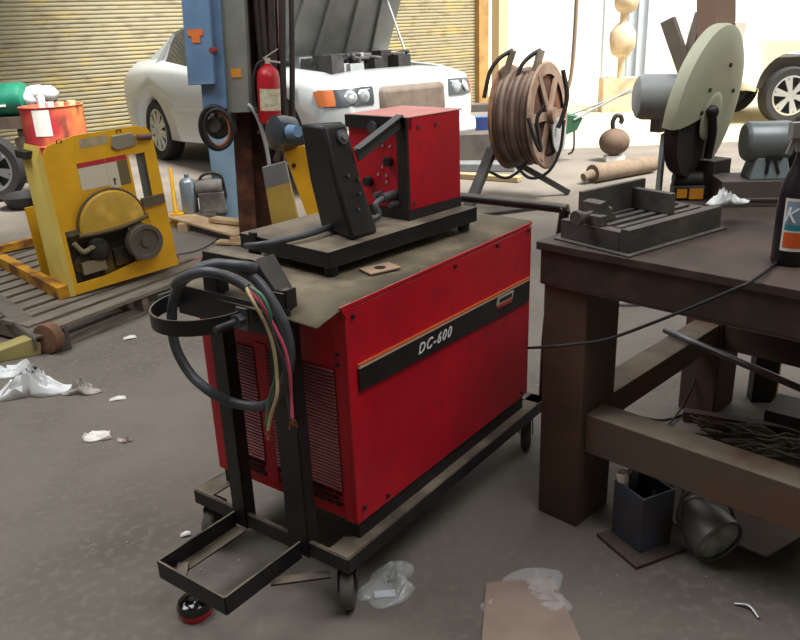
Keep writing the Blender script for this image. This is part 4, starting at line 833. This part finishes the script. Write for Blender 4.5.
# portable machine on boards, jack handle
sq=G0(204,224,.09); sm_=thing('portable_machine','small grey motor unit with chrome canister on the pale boards beside the column','motor unit',(sq.x,sq.y+.1,.085),.1)
b=MB(); b.lathe([(0,0),(.065,0),(.07,.01),(.07,.26),(.05,.29),(.02,.30),(.02,.33),(0,.33)],(-.12,0,0.001),(0,0,1),24); b.build('canister',mat('canister_steel','8d99a5',.3,metal=.5),sm_)
b=MB(); b.box(-.03,.18,-.08,.12,.03,.17); b.cyl((-.05,.02,.20),(.17,.02,.20),.08); b.box(-.04,.19,-.09,.13,0.001,.03); b.build('motor',mat('motor_dark','4d4a48',.6,c2='77736e',sc=10),sm_)
MB().tube([(-.03,0,.2),(.0,0,.30),(.10,0,.33),(.17,0,.29),(.19,0,.12)],.012).build('handle',BLK2,sm_)
b=MB(); jq=G0(180,224,0); b.cyl(jq+V((-.02,0,.1)),gy(170,168,6.8),.02,.014); b.box(jq.x-.06,jq.x+.05,jq.y-.05,jq.y+.06,0,.1)
tag(b.build('yellow_jack',YEL),'small yellow jack with upright handle left of the grey motor unit','jack')
wb=MB(); 
def plank(x0,y0,x1,y1,z,w_,lab,mt=WOODL,t=.02):
    p,q=G0(x0,y0,z),G0(x1,y1,z); b=MB(); b.bar(p,q,w_,t); tag(b.build('wooden_board',mt,bevel=.002),lab,'board')
plank(172,222,246,243,.075,.20,'long pale wooden board under the grey motor unit',t=.018)
for i,(x,y) in enumerate(((183,232),(236,246))):
    q=G0(x,y); MB().box(q.x-.04,q.x+.04,q.y-.0,q.y+.10,0,.065).build('wooden_block',WOODL); tag(bpy.data.objects['wooden_block' if i==0 else 'wooden_block.001'],('left','right')[i]+' small wooden block carrying the long pale board','block')
plank(214,232,246,236,.11,.10,'short splintered board lying on the long board beside the column',t=.03)
plank(218,244,262,246,.02,.09,'pale board scrap flat on the floor at the column foot',t=.02)
b=MB(); b.tube([G0(250,262,.006),G0(215,260,.006),G0(180,258,.006),G0(168,250,.006)],.006,seg=6); tag(b.build('red_cable',mat('cord_red','b8474a',.6)),'thin red cord on the floor right of the yellow machine','cord')
b=MB(); b.tube([G0(172,256,.006),G0(195,252,.006),G0(212,244,.006),G0(222,236,.006)],.006,seg=6); tag(b.build('grey_cable',HOSE),'thin grey cord on the floor leading to the board scraps','cord')
# ================================================================ MIDDLE / RIGHT BACKGROUND
# hose reel
RC=gy(541,116,6.9); rl=thing('hose_reel','large rusty brown hose reel with black hose on a black steel post stand','hose reel',(RC.x,RC.y,0),0)
rn=V((.84,-.53,.06)).normalized(); rc_=V((0,0,RC.z)); Fr_=frame(rn)
HR=mat('reel_hose','4a3830',.65,c2='6b5548',sc=5,bump=.1)
for i in range(6):
    r_=.36+.02*(i%2); h=-.26+i*.052; b=MB(); b.tube([rc_+Fr_@V((r_*math.cos(t*PI/12),r_*math.sin(t*PI/12),h)) for t in range(25)],.033,seg=8,n=2); b.build('hose_turn',HR,rl)
b=MB(); b.lathe([(0,-.28),(.33,-.28),(.33,.05),(.0,.05)],rc_,rn,36); b.build('drum',RUST,rl)
b=MB()
b.lathe([(.34,.045),(.43,.045),(.445,.06),(.43,.075),(.34,.075)],rc_,rn,48)
for k in range(6):
    t=2*PI*k/6+.3; b.bar(rc_+Fr_@V((.05*math.cos(t),.05*math.sin(t),.07)),rc_+Fr_@V((.40*math.cos(t),.40*math.sin(t),.07)),.07,.02,rn)
b.cyl(rc_+rn*.05,rc_+rn*.13,.07); b.build('side_plate',mat('reel_rim','8f7766',.7,c2='6a5245',sc=6),rl)
b=MB(); b.lathe([(.37,-.29),(.44,-.29),(.44,-.275),(.37,-.275)],rc_,rn,48); b.build('side_plate',RUST2,rl)
MB().lathe([(0,.0),(.09,.0),(.15,.01),(.15,.02),(0,.03)],rc_+V((.08,-.05,-.16))+rn*.06,rn,28).build('grey_plate',LGREY,rl)
b=MB(); p0=gy(492,150,6.9)-V(rl.location); p1=gy(470,206,6.5)-V(rl.location); p1=p0+(p1-p0)*((p0.z)/(p0.z-p1.z)); b.bar(p0,p1+V((0,0,.02)),.08,.06); b.build('post',BLK2,rl)
b=MB(); b.bar(p0+V((0,.12,0)),V((p0.x+.75,.35,.02)),.05,.05); b.bar(p1+V((-.15,0,.015)),p1+V((.7,.3,.015)),.05,.03); b.build('foot_frame',BLK2,rl)
def arc(nm,pts,r_,mt=BLK2): MB().tube([gy(x,y,Y)-V(rl.location) for x,y,Y in pts],r_).build(nm,mt,rl)
arc('guide_arm',[(484,98,6.85),(490,72,6.85),(500,58,6.85),(513,50,6.85)],.018); arc('guide_arm',[(513,50,6.85),(507,70,6.88),(500,90,6.9)],.03,ARMM)
arc('guide_arm',[(516,80,6.8),(522,65,6.8),(532,55,6.8),(541,50,6.8)],.018); arc('guide_arm',[(541,50,6.8),(538,62,6.8),(534,76,6.8)],.035,ARMM)
arc('guide_arm',[(563,70,6.7),(567,95,6.7),(563,115,6.7),(558,128,6.7)],.02)
arc('loose_hose',[(515,165,6.8),(530,178,6.7),(548,172,6.6),(560,150,6.6),(564,120,6.6)],.013,RUB)
arc('loose_hose',[(528,118,6.5),(535,140,6.5),(541,150,6.5),(537,120,6.5),(545,105,6.5)],.016,RUB)
arc('loose_hose',[(490,172,6.9),(505,178,6.8),(518,172,6.8),(528,160,6.8)],.013,RUB)
# green hand cart
gq=G0(546,161); gk=thing('hand_cart','green hand cart with two thin long handles and black wheel behind the hose reel','cart',(gq.x,gq.y,0),0)
def gl(x,y): return gy(x,y,gq.y)-V(gk.location)
b=MB(); p=[gl(x,y) for x,y in((558,112),(579,116),(573,128),(550,138))]; b.hexa([q+V((0,-.2,0)) for q in p],[q+V((0,.2,0)) for q in p]); b.build('tray',mat('cart_green','2f5a40',.5),gk)
for s_ in(-.2,.2): MB().cyl(gl(570,118)+V((0,s_,0)),gl(626,88)+V((.3 if s_>0 else 0,s_,.0)),.012,seg=8).build('handle',LGREY,gk)
wheel(gk,(0,-.05,.19),(.5,-.85,0),.19,.10,5); MB().tube([gl(574,126),gl(574,145),gl(572,152),gl(568,154)],.012,n=3).build('leg',BLK2,gk); MB().bar((0,.02,.19),gl(562,126),.03,.03).build('fork',BLK2,gk)
# hook ball
hq=G0(614,161); MB().box(hq.x-.10,hq.x+.11,hq.y-.05,hq.y+.10,0,.06).build('white_block',PAPER); tag(bpy.data.objects['white_block'],'small white block on the bright floor under the hook ball','block')
hb=thing('crane_hook_ball','round rusty brown crane ball with hook on top, resting on a white block','crane ball',(hq.x,hq.y+.03,.06),0)
b=MB(); b.ball((0,0,.15),.15,(1.15,1,1),24); b.build('ball',mat('ball_brown','6a5648',.8,c2='4d3e34',sc=6),hb); b=MB(); b.tube([(-.02,0,.28),(-.03,0,.36),(.0,0,.43),(.05,0,.43),(.07,0,.38),(.05,0,.35)],.026); b.build('hook',BLK2,hb)
# canvas roll and plank pieces
p,q=G0(592,183,.09),G0(652,172,.09); b=MB(); b.cyl(p,q,.09,.085,seg=24); b.cyl(p-(q-p).normalized()*.12+V((0,0,-.02)),p,.04,.05); tag(b.build('canvas_roll',mat('canvas','7c6c5b',.9,c2='63554a',sc=7,bump=.3)),'brown canvas roll lying on the bright floor right of the hose reel','roll')
c=[gz(x,y,.0) for x,y in((548,192),(566,166),(585,166),(600,190))]
# long dark beams at mid left of reel
def beam(x0,y0,x1,y1,z,w_,h_,mt,lab,nm='steel_beam',ct='beam'): p,q=G0(x0,y0,z),G0(x1,y1,z); b=MB(); b.bar(p,q,w_,h_); tag(b.build(nm,mt,bevel=.004),lab,ct)
beam(440,160,520,158,.16,.35,.30,mat('crate_dark','5b5550',.8,c2='47423d',sc=5),'low dark wooden crate between the red feeder box and hose reel','wooden_crate','crate')
beam(430,176,520,182,.03,.12,.05,mat('board_tan','a08a68',.8),'tan board on the floor behind the wire feeder','wooden_board','board')
beam(440,170,515,170,.045,.25,.08,GREY,'long flat grey steel plate before the dark crate')
rq=G0(464,136); b=MB(); b.box(rq.x-.12,rq.x+.10,rq.y,rq.y+.3,0,.32); tag(b.build('red_crate',mat('crate_red','c8524a',.6)),'small red plastic crate beyond the dark crate','crate')
bq=G0(486,133); b=MB(); b.box(bq.x-.22,bq.x+.25,bq.y-.05,bq.y+.3,0,.22); tag(b.build('blue_crate',mat('crate_blue','4a68c0',.6)),'blue plastic crate right of the small red crate','crate')
b=MB(); b.box(rq.x-.05,bq.x+.15,rq.y-.05,rq.y+.25,.33,.43); tag(b.build('dark_plank',mat('crate_dark','5b5550',.8)),'dark plank laid over the red and blue crates','board')
# pick-up truck at the right edge
tq=G0(787,124); TK=thing('pickup_truck','white pickup truck parked outside at the right edge of the opening','truck',(tq.x,tq.y,0),.06)
tz=1.0
b=MB(); 
bodyp=[(-.75,.62),(-.80,.75),(-.78,1.20),(-.74,1.38),(4.6,1.36),(4.75,1.2),(4.8,.6),(4.3,.45),(-.5,.45)]
b.prism(bodyp,0.0,1.85); tb_=b.build('body',mat('truck_white','eceeee',.3),TK)
ks=[]
for x in(0,3.5):
    for y in(-.2,1.45): ks.append(MB().cyl((x,y,.46),(x,y+.6,.46),.52,seg=32).build('k',None,TK))
ks.append(MB().box(-.70,1.1,.08,1.77,.80,1.6).build('k',None,TK)); cut(tb_,ks)
for x in(0,3.5): wheel(TK,(x,.10,.39),(0,-1,0),.39,.24,6); wheel(TK,(x,1.74,.39),(0,1,0),.39,.24,6)
b=MB(); b.m(mat('truck_white','eceeee',.3)); cabp=[(1.2,1.36),(1.35,1.85),(2.7,1.88),(3.5,1.36)]; b.prism(cabp,.10,1.75); b.m(GLASS).prism([(1.45,1.40),(1.52,1.78),(2.62,1.80),(3.25,1.40)],.085,.1); b.build('cab',None,TK)
b=MB(); b.box(-.95,-.76,.05,1.8,.42,.62); b.build('bumper',DARK,TK)
MB().box(-.45,.45,.12,1.5,.5,.9).build('wheel_well',mat('well_dark','3b3733',.9),TK)
# outside: pale ground and blue posts
og=MB(); og.box(2.1,30,10.0,34,-.001,.004); tag(og.build('trim_3',mat('outside_ground','d2c5a0',.9,c2='c2b084',sc=.6)),kind='structure')
for i,x in enumerate((604,628,637,646)):
    q=G0(x,108); b=MB(); b.box(q.x-.07,q.x+.07,q.y,q.y+.12,.004,2.6); tag(b.build('blue_post',mat('post_blue','c0cee0',.6)),('first from the left','second from the left','third from the left','rightmost')[i]+' of the pale blue posts outside the opening','post','pale blue posts outside')
q=G0(616,108)+V((-.12,-.6,0)); b=MB(); b.ball((q.x,q.y,1.15),.22,(1,.8,1.3),jit=.08); b.ball((q.x+.03,q.y,1.75),.20,(1,.8,1),jit=.06); b.box(q.x-.3,q.x+.3,q.y-.1,q.y+.25,.004,.55); b.cyl((q.x,q.y,.5),(q.x,q.y,1.9),.06); tag(b.build('outside_machine',mat('outside_tan','d2bfa4',.8,c2='b09c84',sc=5)),'tan lumpy machine standing outside between the pale blue posts','machine')
b=MB(); p=gy(577,20,9); q=gy(571,90,9); b.cyl((p.x,9,5.4),(p.x+.05,9,3.2),.02); b.tube([(p.x+.05,9,3.2),(p.x,9,2.2),(q.x,9,q.z+.2),(q.x-.12,9,q.z-.15)],.022); tag(b.build('hanging_rope',mat('rope','8a7662',.8)),'thin brown rope hanging from the roof beside the hose reel','rope')
# ================================================================ camera + light + world
cam=bpy.data.cameras.new('camera'); co=bpy.data.objects.new('camera',cam); C.objects.link(co)
cam.sensor_width=36; cam.lens=FPX*36/800; cam.clip_end=200
M=Matrix.Identity(4)
for i in range(3): M[i][0]=CR[i]; M[i][1]=CU[i]; M[i][2]=-_f[i]; M[i][3]=CO[i]
co.matrix_world=M; bpy.context.scene.camera=co
w=bpy.data.worlds.new('sky'); bpy.context.scene.world=w; w.use_nodes=True
bg=w.node_tree.nodes['Background']; bg.inputs[0].default_value=(1,.985,.95,1); bg.inputs[1].default_value=1.3
def area(name,loc,size,power,rot=(0,0,0),col=(1,1,1)):
    l=bpy.data.lights.new(name,'AREA'); l.shape='RECTANGLE'; l.size,l.size_y=size; l.energy=power; l.color=col
    o=bpy.data.objects.new(name,l); C.objects.link(o); o.location=loc; o.rotation_euler=rot; return o
area('fill_front',(1.9,.9,5.4),(3,3.5),170)  # added fill lamp under the closed ceiling, brightens the welder's red side
area('fill_left',(-3.2,3.2,5.4),(4,3),260)  # added fill lamp, brightens the left floor and the yellow machine
sl=bpy.data.lights.new('sun','SUN'); sl.energy=11; sl.angle=.35; sl.color=(1,.96,.88)
so=bpy.data.objects.new('sun',sl); C.objects.link(so); so.rotation_euler=V((-.35,.27,-.9)).to_track_quat('-Z','Y').to_euler()
vs_=bpy.context.scene.view_settings; vs_.view_transform='Standard'; vs_.look='None'; vs_.gamma=1; vs_.use_curve_mapping=False; vs_.exposure=0
#PART2
